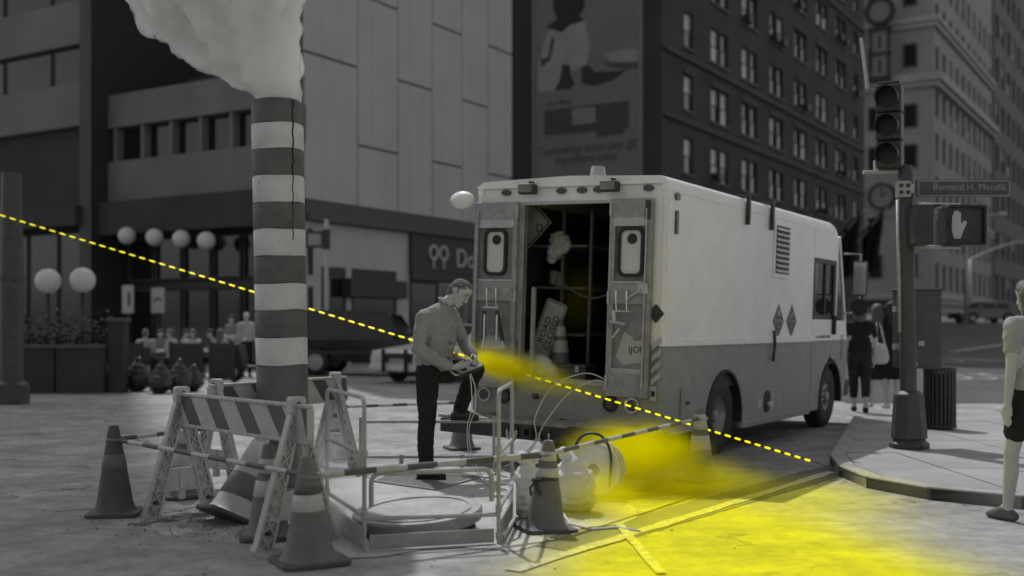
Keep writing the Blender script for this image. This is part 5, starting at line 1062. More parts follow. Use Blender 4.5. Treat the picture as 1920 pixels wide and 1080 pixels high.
for i, (ox, dn_) in enumerate(((.0, 0), (.018, .03))):
    e = T @ V(-.03 + ox, -.085, -.01)
    pts = [cs + e, cs + e + V(.01, -.03, -.03), cs + e + V(.02 + ox, -.04, -.12), cs + e + V(.022 + ox, -.03, -.30), Vector((-.40 + ox, 9.95, .45)), Vector((-.37 + ox, 10.05, .16 + dn_)), Vector((-.22 + ox, 9.6, .02)), Vector((-.02 + ox * 4, 9.1, .014)), Vector((.2 + ox * 5, 8.9 + ox, .014))]
    fin = []
    for k in range(len(pts) - 1):
        for tt in range(4):
            p0 = pts[max(k - 1, 0)]; p1 = pts[k]; p2 = pts[k + 1]; p3 = pts[min(k + 2, len(pts) - 1)]; u = tt / 4
            fin.append(.5 * ((2 * p1) + (p2 - p0) * u + (2 * p0 - 5 * p1 + 4 * p2 - p3) * u * u + (3 * p1 - p0 - 3 * p2 + p3) * u ** 3))
    fin.append(pts[-1]); tag(MB().tube(fin, .0045, 6).build('test_lead', M['cable'], smooth=True), 'thin pale lead hanging from the handheld tester to the ground', 'cable', 'test leads of the handheld device')
# --- passers-by
def stand(loc, H, face, stride=.0, arm=.05, shoulder=.19, look=None):
    f = Vector((math.cos(face), math.sin(face), 0)); l = Vector((-f.y, f.x, 0)); k = H / 1.75; z = lambda v: V(0, 0, v * k)
    J = dict(loc=loc, face=f, head=z(1.63) + f * .02, hf=look or (f + V(0, 0, -.1)), hu=V(0, 0, 1) + f * .1, neck=z(1.48))
    for s, sg_ in (('L', 1), ('R', -1)):
        st_ = stride * sg_; J['sh' + s] = z(1.42) + l * sg_ * shoulder * k; J['el' + s] = z(1.13) + l * sg_ * (shoulder + .05) * k - f * arm * sg_ * .5; J['wr' + s] = z(.87) + l * sg_ * (shoulder + .06) * k - f * (arm * sg_ * 1.3 - .06)
        J['hp' + s] = z(.93) + l * sg_ * .09 * k; J['kn' + s] = z(.49) + l * sg_ * .09 * k + f * (st_ * .45 + .02); J['an' + s] = z(.09 / k if k else .09) + l * sg_ * .08 * k + f * (st_ * .9 - .02); J['td' + s] = f; J['hn' + s] = -l * sg_; J['ht' + s] = f
    return J
def gp(px, py, z=0.0): v = G(px, py, z); return v
dk = greym(.02); gy = greym(.12); wh = greym(.5); md = greym(.22)
lh = mat('light_hair', .12, .7, .4, 40, .4, 200); dh = mat('dark_hair', .03, .7, .4, 40, .4, 200)
pA = gp(1608, 772, SWZ); figure('person', 'woman in dark top and cropped trousers seen from behind near the truck', stand((pA.x, pA.y - .1, SWZ), 1.58, R(80), .10), dict(topm=dk, botm=greym(.028), shoem=dk, hair='bun', hairm=lh, top=dict(sleeve='short', loose=.02, fold=.008), bottom=dict(len=1.55, fold=.008)), .016, 'pedestrians')
pB = gp(1640, 764, SWZ); figure('person', 'passer-by in dark clothes with a pale shoulder bag', stand((pB.x, pB.y - .15, SWZ), 1.62, R(95), .16), dict(topm=greym(.05), botm=dk, shoem=wh, hair='long', hairm=mat('mid_hair', .09, .7), top=dict(sleeve='short', loose=.0, fold=.008), bottom=dict(len=.85, fold=.006, skirt=True, name='skirt')), .018, 'pedestrians')
bgp = thing('shoulder_bag', 'pale bag hanging at the side of a passer-by', 'bag', (pB.x - .10, pB.y - .42, SWZ + .72)); o = inst(blob([[((0, 0, .05), .08), ((.10, 0, .06), .09), ((.02, 0, .25), .06), ((.10, 0, .24), .05)]], .02, 4, .01, .08), 'bag_body', bgp); o.data.materials.append(wh)
b = MB(); b.tube([(0, 0, .28), (.02, .1, .55), (.06, .2, .66), (.10, .12, .55), (.12, 0, .28)], .014, 6); b.build('strap', wh, bgp)
pC = gp(1672, 766, SWZ); figure('person', 'passer-by in black dress standing just behind the signal pole', stand((pC.x, pC.y, SWZ), 1.66, R(70), .06), dict(topm=dk, botm=dk, shoem=dk, hair='long', hairm=dh, top=dict(sleeve='short', loose=.0, fold=.006), bottom=dict(len=.9, skirt=True, name='skirt')), .018, 'pedestrians')
figure('person', 'woman in white short-sleeved top and black shorts crossing the road', stand((3.60, 7.75, 0), 1.68, R(115), .18), dict(topm=greym(.32), botm=dk, shoem=gy, hair='long', hairm=lh, top=dict(sleeve='short', loose=.06, fold=.012), bottom=dict(len=.62, fold=.008, name='shorts')), .011, 'pedestrians')
pD = GR(1850, 603); figure('person', 'distant passer-by in pale shirt near the far parked car', stand(tuple(pD), 1.75, R(200), .15), dict(topm=wh, botm=dk, shoem=dk, top=dict(sleeve='short', loose=.05), bottom=dict(len=1.9)), .03, 'pedestrians')
# ------------------------------------------------------------------ signal pole and what hangs on it
spb = G(1705, 840, SWZ); SY = spb.y
sp_ = thing('signal_pole', 'dark signal pole with tapered cast base at the kerb corner', 'pole', tuple(spb), rot=(0, R(-.8), 0))
def zz(py): return CH - (py - HY) * SY / F - SWZ
b = MB(); b.lathe([(.20, 0), (.205, .05), (.17, .075), (.155, .10)], 8, Matrix.Rotation(R(22.5), 4, 'Z')); b.build('base_foot', M['pole'], sp_, bevel=.01)
b = MB(); b.lathe([(.185, .10), (.155, .52), (.15, .56), (.10, .60)], 8, Matrix.Rotation(R(22.5), 4, 'Z')); b.build('cast_base', M['pole'], sp_, bevel=.012)
b = MB(); b.lathe([(.085, .58), (.080, zz(320)), (.06, zz(310)), (.001, zz(308))], 20, caps=False); b.build('shaft', M['pole'], sp_, smooth=True, auto=True)
b = MB(); b.tube([(-.09, -.02, 1.2), (-.09, -.02, zz(375))], .022, 8); b.build('conduit', M['galv'], sp_, smooth=True)
b = MB(); x0 = (1625 - 1705) * SY / F; b.tube([(x0, 0, zz(322)), (0, 0, zz(322))], .022, 10); b.tube([(x0 + .14, 0, zz(322)), (x0 + .14, 0, zz(300))], .03, 10); b.build('signal_arm', M['galv'], sp_, smooth=True, auto=True)
b = MB(); b.tube([(x0 + .06, 0, zz(165)), (x0 + .0, 0, zz(70))], .018, 8); b.build('top_rod', M['galv'], sp_, smooth=True, auto=True)
hx = spb.x + (1668 - 1705) * SY / F
th_ = thing('traffic_signal', 'three-lens traffic signal head in black visors facing the near crossing', 'traffic signal', (hx, SY, SWZ + zz(318)), R(-28)); hh = (318 - 160) * SY / F / 3
for k in range(3):
    z = hh * k; b = MB(); b.box((-.13, -.10, z + .004), (.13, .10, z + hh - .004)); hs_ = b.build('housing', M['dark'], th_, bevel=.02)
    c = z + hh * .5; b = MB(); b.prism(circ(0, c, .10, 24), -.11, -.10, mY); b.build('lens', mat('signal_lens', .012, .5), hs_)
    b = MB(); vs = []
    for j in range(17): a = R(-35 + 250 * j / 16); vs += [(.115 * math.cos(a), -.10, c + .115 * math.sin(a)), (.115 * math.cos(a), -.30 + .06 * (1 - math.sin(a)), c + .115 * math.sin(a) - .015)]
    b.add(vs, [(2 * j, 2 * j + 1, 2 * j + 3, 2 * j + 2) for j in range(16)]); o = b.build('visor', mat('visor', .03, .45), hs_, smooth=True); sm = o.modifiers.new('s', 'SOLIDIFY'); sm.thickness = .006
b = MB(); b.box((-.11, -.07, hh * 3), (.11, .07, hh * 3 + .03)); b.build('cap', M['dark'], th_, bevel=.01)
# street name plate
ss = thing('street_sign', 'street name plate with pale border on the signal pole', 'sign', (spb.x, SY, SWZ + zz(356)), R(0)); sx0, sx1 = (1722 - 1705) * SY / F, (1885 - 1705) * SY / F; sh_ = 32 * SY / F / 2
b = MB(); b.prism(rrect(sx0 - .08, -sh_, sx1, sh_, .02, 3), -.125, -.119, mY); b.build('plate', mat('street_green', .06, .5), ss)
b = MB(); b.ring(rrect(sx0 - .05, -sh_ + .006, sx1 - .006, sh_ - .006, .02, 3), rrect(sx0 - .038, -sh_ + .018, sx1 - .018, sh_ - .018, .015, 3), -.1275, -.1255, mY); b.build('border', mat('street_white', .25), ss)
text('street_name', 'Bernard H. Mendik', .098, mat('street_white', .25), ss, basis(((sx0 + sx1) / 2 + .03, -.126, .012), (1, 0, 0), (0, 0, 1)), depth=.001, sx=1.0)
b = MB(); b.box((-.10, -.118, -.05), (.10, .0, .05)); b.build('bracket', M['galv'], ss, bevel=.006)
# pedestrian signal with hand
psx = spb.x + (1800 - 1705) * SY / F; ps = thing('pedestrian_signal', 'square pedestrian signal showing a raised hand', 'pedestrian signal', (psx, SY, SWZ + zz(424)), R(6)); hw = 36 * SY / F
b = MB(); b.box((-hw, -.12, -hw), (hw, .10, hw)); b.build('housing', M['dark'], ps, bevel=.02)
b = MB(); b.ring(rrect(-hw - .004, -hw - .004, hw + .004, hw + .004, .02, 3), rrect(-hw + .02, -hw + .02, hw - .02, hw - .02, .015, 3), -.16, -.115, mY); b.build('hood', M['black'], ps)
b = MB(); hp_ = [(-.13, -.14), (-.06, -.14), (-.03, -.06), (.01, .03), (-.02, .05), (-.055, .01), (-.055, .13), (-.08, .13), (-.085, .15), (-.105, .15), (-.11, .145), (-.13, .14), (-.135, .11), (-.15, .10), (-.155, -.05)]
b.prism(hp_, -.126, -.121, mY); b.build('hand_symbol', mat('lamp_hand', .42, .4, .1, 90), ps)
for z in (hw + .02, -hw - .02): b = MB(); b.tube([(-(psx - spb.x), 0, z), (0, 0, z)], .018, 8); b.tube([(0, 0, z), (0, 0, z * .9)], .018, 8); b.build('arm', M['galv'], ps, smooth=True)
ps2 = thing('pedestrian_signal', 'pedestrian signal box seen from its side against the pole', 'pedestrian signal', (spb.x + .02, SY - .24, SWZ + zz(428)), R(85)); b = MB(); b.box((-.20, -.09, -.20), (.20, .09, .20)); b.build('housing', M['dark'], ps2, bevel=.02); b = MB(); b.box((-.20, -.16, .19), (.20, -.09, .2)); b.build('hood', M['black'], ps2); b = MB(); b.tube([(0, 0, .2), (.0, 0, .24), (.24, 0, .24)], .016, 8); b.build('arm', M['galv'], ps2)
jb = thing('junction_box', 'small pale junction box on the signal pole below the signal head', 'junction box', (spb.x - .07, SY - .03, SWZ + zz(372))); b = MB(); b.box((-.09, -.09, 0), (.05, .0, .17)); b.build('case', mat('junction_pale', .35, .5), jb, bevel=.01)
for dx in (-.055, .015):
    for z in (.05, .12): b = MB(); b.lathe([(.022, 0), (.022, .006)], 12, Matrix.Translation((dx, -.09, z)) @ Matrix.Rotation(R(90), 4, 'X')); b.build('knockout', M['dark'], jb)
# controller box and bin
cbx = thing('controller_box', 'tall dark controller cabinet strapped to the signal pole', 'control box', (spb.x + .19, SY + .30, SWZ + zz(692)), R(14)); hb_ = (692 - 548) * (SY + .3) / F
b = MB(); b.box((-.19, -.16, 0), (.19, .17, hb_)); b.build('case', M['pole'], cbx, bevel=.012); b = MB(); b.box((-.165, -.170, .03), (.165, -.1605, hb_ - .05)); d_ = b.build('door', M['pole'], cbx, bevel=.004); b = MB(); b.box((-.10, -.174, .24), (-.03, -.1705, .29)); b.build('notice', M['poster'], d_); b = MB(); b.lathe([(.025, 0), (.02, .012)], 14, Matrix.Translation((-.135, -.17, .05)) @ Matrix.Rotation(R(90), 4, 'X')); b.build('lock', M['alu'], d_)
b = MB(); b.box((-.20, -.165, hb_), (.20, .18, hb_ + .025)); b.build('cap', M['pole'], cbx, bevel=.008); b = MB(); b.box((-.30, -.06, .2), (-.19, .0, .26)); b.box((-.30, -.06, .6), (-.19, .0, .66)); b.build('strap', M['galv'], cbx)
bn = G(1762, 804, SWZ); bi = thing('litter_bin', 'round dark slatted litter bin behind the controller cabinet', 'litter bin', tuple(bn)); rb_ = 29 * bn.y / F
b = MB(); b.lathe([(rb_ - .03, .02), (rb_ - .03, .70)], 24); b.build('liner', M['black'], bi, smooth=True, auto=True)
for k in range(24): a = 2 * math.pi * k / 24; b = MB(); b.box((rb_ - .022, -.016, .03), (rb_, .016, .74), Matrix.Rotation(a, 4, 'Z')); b.build('slat', M['dark'], bi)
for z in (.02, .72): b = MB(); b.lathe([(rb_ - .015, z), (rb_ + .008, z), (rb_ + .008, z + .035), (rb_ - .015, z + .035)], 28, caps=False); b.build('hoop', M['dark'], bi, smooth=True, auto=True)
# far lamp posts
for i, (px, py, ax_, ay) in enumerate(((1820, 590, 1935, 452), (1812, 598, 1878, 402))):
    g0 = GR(px, py + 12) ; t = thing('street_lamp', ['street lamp with long curved arm over the avenue', 'farther street lamp with short arm over the avenue'][i], 'street lamp', tuple(g0), group='street lamps along the avenue')
    h0 = CH - (486 - HY) * g0.y / F - g0.z if i == 0 else CH - (420 - HY) * g0.y / F - g0.z; h1 = CH - (ay - HY) * g0.y / F - g0.z; dx = (ax_ - px) * g0.y / F
    b = MB(); b.tube([(0, 0, 0), (0, 0, h0)], [.14, .09], 10); b.build('post', M['galv'], t, smooth=True)
    b = MB(); b.tube([(0, 0, h0 - .1)] + [(dx * (k / 8), 0, h0 + (h1 - h0) * math.sin(math.pi / 2 * k / 8)) for k in range(9)], .055, 8); b.build('arm', M['galv'], t, smooth=True)
    b = MB(); b.lathe([(.02, -.35), (.14, -.2), (.16, .2), (.03, .4)], 12, Matrix.Translation((dx, 0, h1)) @ Matrix.Rotation(R(85), 4, 'Y')); b.build('lamp_head', M['galv'], t, smooth=True)
# ------------------------------------------------------------------ vehicles
def car(name, label, loc, rz, L_, Wd, H, paint, prof, cab, wz=.34, wx=(.18, .81), extra=None):
    t = thing(name, label, 'car', loc, rz, 'cars across the street'); hw = Wd / 2
    low = [(a * L_, z) for a, z in prof]
    for c in wx:   # wheel arches on the lower line
        pass
    bot = []
    for c in sorted(wx, reverse=True):
        cx = c * L_; bot += [(cx + (wz + .06) * math.cos(R(a)), wz + (wz + .06) * math.sin(R(a))) for a in range(0, 181, 20) if wz + (wz + .06) * math.sin(R(a)) > .26]
    body = low + [(L_ * .985, .26)] + bot + [(L_ * .015, .26)]
    b = MB(); b.prism(body, -hw, hw, mY); b.build('body', paint, t, bevel=.06, seg=3)
    b = MB(); n = len(cab); vs = []
    for s in (-1, 1): vs += [(a * L_, s * (hw - .06 - .16 * min(1, max(0, (z - cab[0][1]) / (H - cab[0][1])))), z) for a, z in cab]
    b.add(vs, [tuple(range(n - 1, -1, -1)), tuple(range(n, 2 * n))] + [(i, (i + 1) % n, (i + 1) % n + n, i + n) for i in range(n)]); b.build('cabin', paint, t, bevel=.03)
    # side glass
    z0 = cab[0][1] + .05; z1 = H - .12; xs = [cab[0][0] * L_ + .16, L_ * (cab[0][0] + cab[-1][0]) / 2, cab[-1][0] * L_ - .2]
    for s in (-1, 1):
        for i in range(2):
            a, c = xs[i] + (.02 if i else .12), xs[i + 1] - .06; tl = .28 if i == 0 else 0; tr_ = .0 if i == 0 else .38
            yb = hw - .06 - .16 * .1; yt = hw - .06 - .16 * .86; pts = [(a, s * (yb + .004), z0), (c, s * (yb + .004), z0), (c - tr_, s * (yt + .006), z1), (a + tl, s * (yt + .006), z1)]
            b = MB(); b.add(pts + [(p[0], p[1] + s * .006, p[2]) for p in pts], [(0, 1, 2, 3), (7, 6, 5, 4), (0, 1, 5, 4), (1, 2, 6, 5), (2, 3, 7, 6), (3, 0, 4, 7)]); b.build('window', M['glassd'], t)
    (xa, za), (xb, zb) = (cab[-1][0] * L_, cab[-1][1]), (cab[-2][0] * L_, cab[-2][1])
    b = MB(); nn_ = V(zb - za, 0, xa - xb).normalized() * .012; nn_ = nn_ if nn_.x > 0 else -nn_; p0 = V(xa, 0, za).lerp(V(xb, 0, zb), .1) + nn_; p1 = V(xa, 0, za).lerp(V(xb, 0, zb), .9) + nn_
    b.add([p0 + V(0, -hw + .16, 0), p0 + V(0, hw - .16, 0), p1 + V(0, hw - .26, 0), p1 + V(0, -hw + .26, 0)], [(0, 1, 2, 3)]); o = b.build('windscreen', M['glassd'], t); sm = o.modifiers.new('s', 'SOLIDIFY'); sm.thickness = .01
    for c in wx:
        for s in (-1, 1):
            T = Matrix.Translation((c * L_, s * (hw - .10), wz)) @ Matrix.Rotation(R(-90) * s, 4, 'X')
            b = MB(); b.lathe([(wz * .6, -.1), (wz * .95, -.1), (wz, -.06), (wz, .06), (wz * .95, .1), (wz * .6, .1)], 28, T, caps=False); w_ = b.build('wheel', M['black'], t, smooth=True)
            b = MB(); b.lathe([(wz * .62, .09), (wz * .55, .05), (wz * .2, .07), (.001, .08)], 24, T, caps=False)
            for k in range(5): b.box((.04, -.02, .06), (wz * .58, .02, .095), T @ Matrix.Rotation(2 * math.pi * k / 5, 4, 'Z'))
            b.build('rim', M['galv'], w_)
    for s in (-1, 1):
        b = MB(); b.box((L_ - .10, s * (hw - .42), .62), (L_ + .012, s * (hw - .08), .80)); b.build('headlight', M['clear'], t, bevel=.03)
        b = MB(); b.box((-.012, s * (hw - .30), .70), (.08, s * (hw - .06), .95)); b.build('tail_light', M['lens'], t, bevel=.02)
        b = MB(); b.box((cab[-1][0] * L_ - .45, s * hw * .98, cab[0][1] + .02), (cab[-1][0] * L_ - .25, s * (hw + .18), cab[0][1] + .18)); b.build('side_mirror', paint, t, bevel=.03)
    b = MB(); b.box((L_ - .05, -hw + .45, .50), (L_ + .015, hw - .45, .74)); b.build('grille', M['dark'], t, bevel=.02)
    b = MB(); b.box((L_ - .1, -hw + .02, .30), (L_ + .07, hw - .02, .46)); b.build('front_bumper', paint if extra else M['dark'], t, bevel=.04)
    b = MB(); b.box((-.06, -hw + .02, .32), (.1, hw - .02, .52)); b.build('rear_bumper', M['dark'], t, bevel=.04)
    if extra:
        for s in (-1, 1): b = MB(); b.box((L_ + .07, s * .36 - .03, .28), (L_ + .16, s * .36 + .03, .84)); b.build('push_bar', M['black'], t, bevel=.01)
        b = MB(); b.box((L_ + .08, -.36, .62), (L_ + .13, .36, .70)); b.build('push_bar', M['black'], t, bevel=.01)
        b = MB(); b.box((L_ + .016, -.26, .50), (L_ + .022, .26, .62)); b.build('number_plate', M['poster'], t)
    return t
suvp = [(0.0, .55), (.01, 1.08), (.70, 1.10), (.965, .98), (1.0, .80), (1.0, .45)]
# SUV: rear to the left, nose to the right, side-on to the near lane
suv = car('suv', 'black SUV standing across the street behind the steam stack', tuple(P(548, 705, 32.6))[:2] + (0,), R(-8), 5.0, 1.95, 1.86, M['carblk'], suvp, [(.01, 1.05), (.035, 1.84), (.50, 1.86), (.74, 1.08)], .40, (.20, .79))
b = MB(); b.box((.5, -.992, .62), (4.6, -.972, .70)); b.build('trim_strip', M['dark'], suv)
sedp = [(0.0, .5), (.02, .92), (.20, .96), (.68, .94), (.95, .82), (1.0, .66), (1.0, .4)]
car('sedan', 'silver sedan with black push bar on its nose, behind the man', (.05, 31.0, 0), R(234), 4.8, 1.85, 1.45, M['carsil'], sedp, [(.12, .93), (.27, 1.43), (.50, 1.45), (.70, .95)], .34, (.19, .80), extra=True)
p = GR(1895, 606); car('hatchback', 'small grey car parked far along the avenue', tuple(p), R(190), 4.2, 1.75, 1.5, mat('grey_car', .15, .3), sedp, [(.05, .93), (.14, 1.46), (.52, 1.48), (.74, .95)], .33, (.18, .8))
# scooter by the stack
sc_ = thing('motor_scooter', 'dark motor scooter parked at the far kerb, mostly behind the stack', 'scooter', tuple(P(440, 716, 28.1))[:2] + (0,), R(-20))
for x in (.0, 1.25):
    b = MB(); b.lathe([(.12, -.05), (.24, -.055), (.26, 0), (.24, .055), (.12, .05)], 24, Matrix.Translation((x, 0, .26)) @ Matrix.Rotation(R(90), 4, 'X'), caps=False); w_ = b.build('wheel', M['black'], sc_, smooth=True); b = MB(); b.lathe([(.13, -.04), (.02, -.05), (.02, .05), (.13, .04)], 16, Matrix.Translation((x, 0, .26)) @ Matrix.Rotation(R(90), 4, 'X'), caps=False); b.build('rim', M['galv'], w_)
b = MB(); b.prism([(.2, .35), (.95, .3), (1.5, .45), (1.55, .72), (.95, .78), (.85, .42), (.35, .42), (.22, .95), (.10, .95), (.05, .6)], -.17, .17, mY); b.build('body', M['dark'], sc_, bevel=.05, seg=3)
b = MB(); b.box((.85, -.16, .79), (1.5, .16, .90)); b.build('seat', M['black'], sc_, bevel=.04); b = MB(); b.tube([(.12, -.33, 1.08), (.14, 0, 1.0), (.12, .33, 1.08)], .018, 8); b.build('handlebar', M['galv'], sc_); b = MB(); b.lathe([(.09, 0), (.08, .05), (.01, .06)], 16, Matrix.Translation((.06, 0, .86)) @ Matrix.Rotation(R(-90), 4, 'Y')); b.build('headlight', M['clear'], sc_)
b = MB(); b.add([(.08, -.2, 1.0), (.08, .2, 1.0), (.22, .15, 1.42), (.22, -.15, 1.42)], [(0, 1, 2, 3)]); o = b.build('windscreen', mat('pale_screen', .4, .2), sc_); sm = o.modifiers.new('s', 'SOLIDIFY'); sm.thickness = .006
# ------------------------------------------------------------------ cafe forecourt
nbx = P(430, 690, 30); nb = thing('news_box', 'pale newspaper box on the far pavement beside the scooter', 'news box', (nbx.x, nbx.y, 0), R(-10)); b = MB(); b.box((-.24, -.2, .45), (.24, .2, 1.15)); b.build('case', M['poster'], nb, bevel=.02); b = MB(); b.box((-.16, -.206, .7), (.16, -.2005, 1.05)); b.build('display_window', M['ink'], nb); b = MB(); b.box((-.2, -.16, 0), (-.15, .16, .45)); b.box((.15, -.16, 0), (.2, .16, .45)); b.build('stand', M['dark'], nb)
bs_ = P(612, 700, 33.5); bsg = thing('bus_stop_sign', 'tall street pole with a boxed sign beyond the SUV', 'sign', (bs_.x, bs_.y, 0)); b = MB(); b.tube([(0, 0, 0), (0, 0, 4.6)], .07, 10); b.build('post', M['galv'], bsg, smooth=True, auto=True); b = MB(); b.ring([(-.62, 3.75), (-.08, 3.75), (-.08, 4.25), (-.62, 4.25)], [(-.55, 3.82), (-.15, 3.82), (-.15, 4.18), (-.55, 4.18)], -.05, .05, mY); b.build('sign_frame', M['dark'], bsg); b = MB(); b.box((-.55, -.03, 3.82), (-.15, .03, 4.18)); b.build('sign_face', mat('sign_dim2', .3), bsg); b = MB(); b.box((-.09, -.09, 3.7), (.1, .09, 4.3)); b.build('bracket', M['dark'], bsg)
# globe lamps
for i, (px, py) in enumerate(((155, 525), (90, 527))):
    Y = 30.5; c = P(px, py, Y); t = thing('globe_lamp', ['white globe lamp on a slim post over the low wall, nearer the pillar', 'white globe lamp on a slim post over the low wall, nearer the column'][i], 'lamp', (c.x, c.y, 0), group='globe lamps on posts'); b = MB(); n = 10; b.lathe([(.34 * math.sin(math.pi * k / n) + .001, c.z - .34 * math.cos(math.pi * k / n)) for k in range(n + 1)], 24, caps=False); b.build('globe', M['globe'], t, smooth=True); b = MB(); b.tube([(0, 0, 0), (0, 0, c.z - .32)], .05, 8); b.build('post', M['dark'], t, smooth=True)
for i, (px, py) in enumerate(((238, 442), (290, 445), (340, 448), (387, 451))):
    Y = 44.5 - i * .7; c = P(px, py, Y - 1.6); t = thing('globe_pendant', 'white globe pendant hanging under the cafe fascia', 'lamp', tuple(c), group='globe pendants of the cafe'); b = MB(); n = 10; b.lathe([(.33 * math.sin(math.pi * k / n) + .001, -.33 * math.cos(math.pi * k / n)) for k in range(n + 1)], 20, caps=False); b.build('globe', M['globe'], t, smooth=True); b = MB(); b.tube([(0, 0, .32), (0, 0, 5.05 - c.z)], .02, 6); b.build('stem', M['dark'], t)
for i, (px, py, w_, h_) in enumerate(((240, 561, .58, 1.0), (296, 563, .66, .9))):
    c = P(px, py, 39.8); t = thing('poster', ['pale poster with dark oval in the cafe window', 'pale poster with dark wave in the cafe window'][i], 'poster', tuple(c), GRZ); b = MB(); b.box((-w_ / 2, -.02, -h_ / 2), (w_ / 2, .02, h_ / 2)); b.build('sheet', M['poster'], t); b = MB(); b.prism(circ(.08, 0, .1, 14, .28) if i == 0 else [(-.2, -.1), (.0, .02), (.22, -.05), (.22, .04), (.0, .12), (-.2, .0)], -.025, -.0205, mY); b.build('print', M['stripe'], t)
    b = MB(); b.tube([(0, .03, -h_ / 2), (0, .03, -c.z)], .03, 6); b.build('post', M['dark'], t)
# timber hoarding, dark pillar, planter screens
hr = thing('low_wall', 'dark low wall panels closing off the cafe corner', 'wall', (P(-80, 740, 23.2).x, 23.2, 0)); wl = P(212, 735, 23.6).x - P(-80, 740, 23.2).x
for k in range(3): b = MB(); x = wl * k / 3; b.box((x + .02, -.1, 0), (x + wl / 3 - .02, .1, .93)); b.build('wall_panel', M['facade'], hr, bevel=.01)
b = MB(); b.box((0, -.14, .931), (wl, .14, 1.0)); b.build('coping', mat('coping', .09), hr, bevel=.01)
for i in range(26):
    pass
hg_ = MB(); random.seed(11)
for i in range(1500):
    x = random.uniform(0, wl); z = .95 + abs(random.gauss(0, .28)); y = .55 + random.gauss(0, .15); r = random.uniform(.03, .07); a = random.uniform(0, 6.3); e = random.uniform(-.6, .6)
    dx = V(math.cos(a), math.sin(a), e) * r; dy = V(-math.sin(a), math.cos(a), random.uniform(-1, 1)) * r * .5; c = V(x, y, z); hg_.add([c - dx, c + dy, c + dx, c - dy], [(0, 1, 2, 3)])
hd_ = thing('hedge', 'dark clipped hedge growing behind the low wall', 'hedge', tuple(hr.location)); o = hg_.build('foliage', M['leaf'], hd_); o['kind'] = 'stuff'; b = MB()
for k in range(9): b.tube([(wl * (k + .5) / 9, .55, 0), (wl * (k + .5) / 9 + .05, .55, 1.2)], .03, 6)
b.build('stems', M['leaf'], hd_)
p = P(222, 737, 23.4); pl_ = thing('pillar', 'square dark stone pillar at the end of the low wall', 'pillar', (p.x, p.y, 0)); b = MB(); b.box((-.16, -.16, 0), (.16, .16, 1.48)); b.build('shaft', M['facade'], pl_, bevel=.01); b = MB(); b.box((-.2, -.2, 1.48), (.2, .2, 1.56)); b.build('cap', mat('coping', .09), pl_, bevel=.01)
p = P(22, 758, 19.9); pl2 = thing('lamp_column', 'thick dark column at the street edge beyond the dark cone', 'column', (p.x, p.y, 0)); b = MB(); b.lathe([(.30, 0), (.30, .35), (.20, .42), (.20, 2.2), (.17, 4.1)], 16); b.build('shaft', M['pole'], pl2, smooth=True, auto=True); b = MB(); b.lathe([(.22, 2.2), (.22, 2.28)], 16); b.build('collar', M['pole'], pl2)
for i, (a, c) in enumerate(((236, 268), (318, 380), (392, 440))):
    x0 = P(a, 0, 27.5).x; x1 = P(c, 0, 27.5).x; t = thing('screen_panel', ['dark terrace screen next to the stone pillar', 'wide dark terrace screen in front of the diners', 'dark terrace screen beside the news box'][i], 'screen', (x0, 27.5, 0)); b = MB(); b.box((0, -.03, .12), (x1 - x0, .03, .98)); b.build('panel', M['facade'], t, bevel=.01); b = MB(); b.box((0, -.05, 0), (.05, .05, 1.02)); b.box((x1 - x0 - .05, -.05, 0), (x1 - x0, .05, 1.02)); b.build('posts', M['dark'], t)
for i, (px, py, r) in enumerate(((258, 728, .36), (300, 732, .33), (335, 730, .34), (362, 728, .28))):
    p = G(px, py + 6); me = blob([[((0, 0, r * .75), r * .85), ((.05, 0, r * 1.2), r * .5)], [((0, 0, r * 1.3), r * .4), ((.03, 0, r * 1.9), .06)]], .035, 4, .03, .16, 'bag'); me.materials.append(M['bagp']); tag(inst(me, 'rubbish_bag', None, (p.x, p.y, 0)), ['fat shiny black rubbish bag next to the stone pillar', 'shiny black rubbish bag between two larger bags', 'tall shiny black rubbish bag in front of the wide screen', 'smallest shiny black rubbish bag at the end of the pile'][i], 'rubbish bag', 'rubbish bags on the pavement')
# diners: seated figures at small tables
random.seed(21)
def sit(loc, face, H=1.72):
    f = V(math.cos(face), math.sin(face), 0); l = V(-f.y, f.x, 0); J = dict(loc=loc, face=f, head=V(0, 0, 1.20) + f * .05, hf=f + V(0, 0, -.2), hu=V(0, 0, 1), neck=V(0, 0, 1.05))
    for s, sg_ in (('L', 1), ('R', -1)):
        J['sh' + s] = V(0, 0, .99) + l * sg_ * .18; J['el' + s] = V(0, 0, .75) + l * sg_ * .23 + f * .08; J['wr' + s] = V(0, 0, .78) + l * sg_ * .14 + f * .30; J['hp' + s] = V(0, 0, .52) + l * sg_ * .09; J['kn' + s] = V(0, 0, .52) + l * sg_ * .11 + f * .42; J['an' + s] = V(0, 0, .10) + l * sg_ * .11 + f * .40; J['td' + s] = f; J['hn' + s] = V(0, 0, -1); J['ht' + s] = -l * sg_
    return J
din = [(272, 29.2, 95, .35, 'pale shirt', 'short'), (300, 30.6, -60, .2, 'grey top', 'long'), (322, 29.0, 170, .4, 'white top', 'short'), (345, 30.2, 10, .3, 'light grey top', 'short'), (362, 29.3, -90, .45, 'white cap-sleeved top', 'long'), (398, 30.4, 190, .12, 'dark grey top', 'short'), (412, 29.4, 80, .3, 'mid grey top', 'long')]
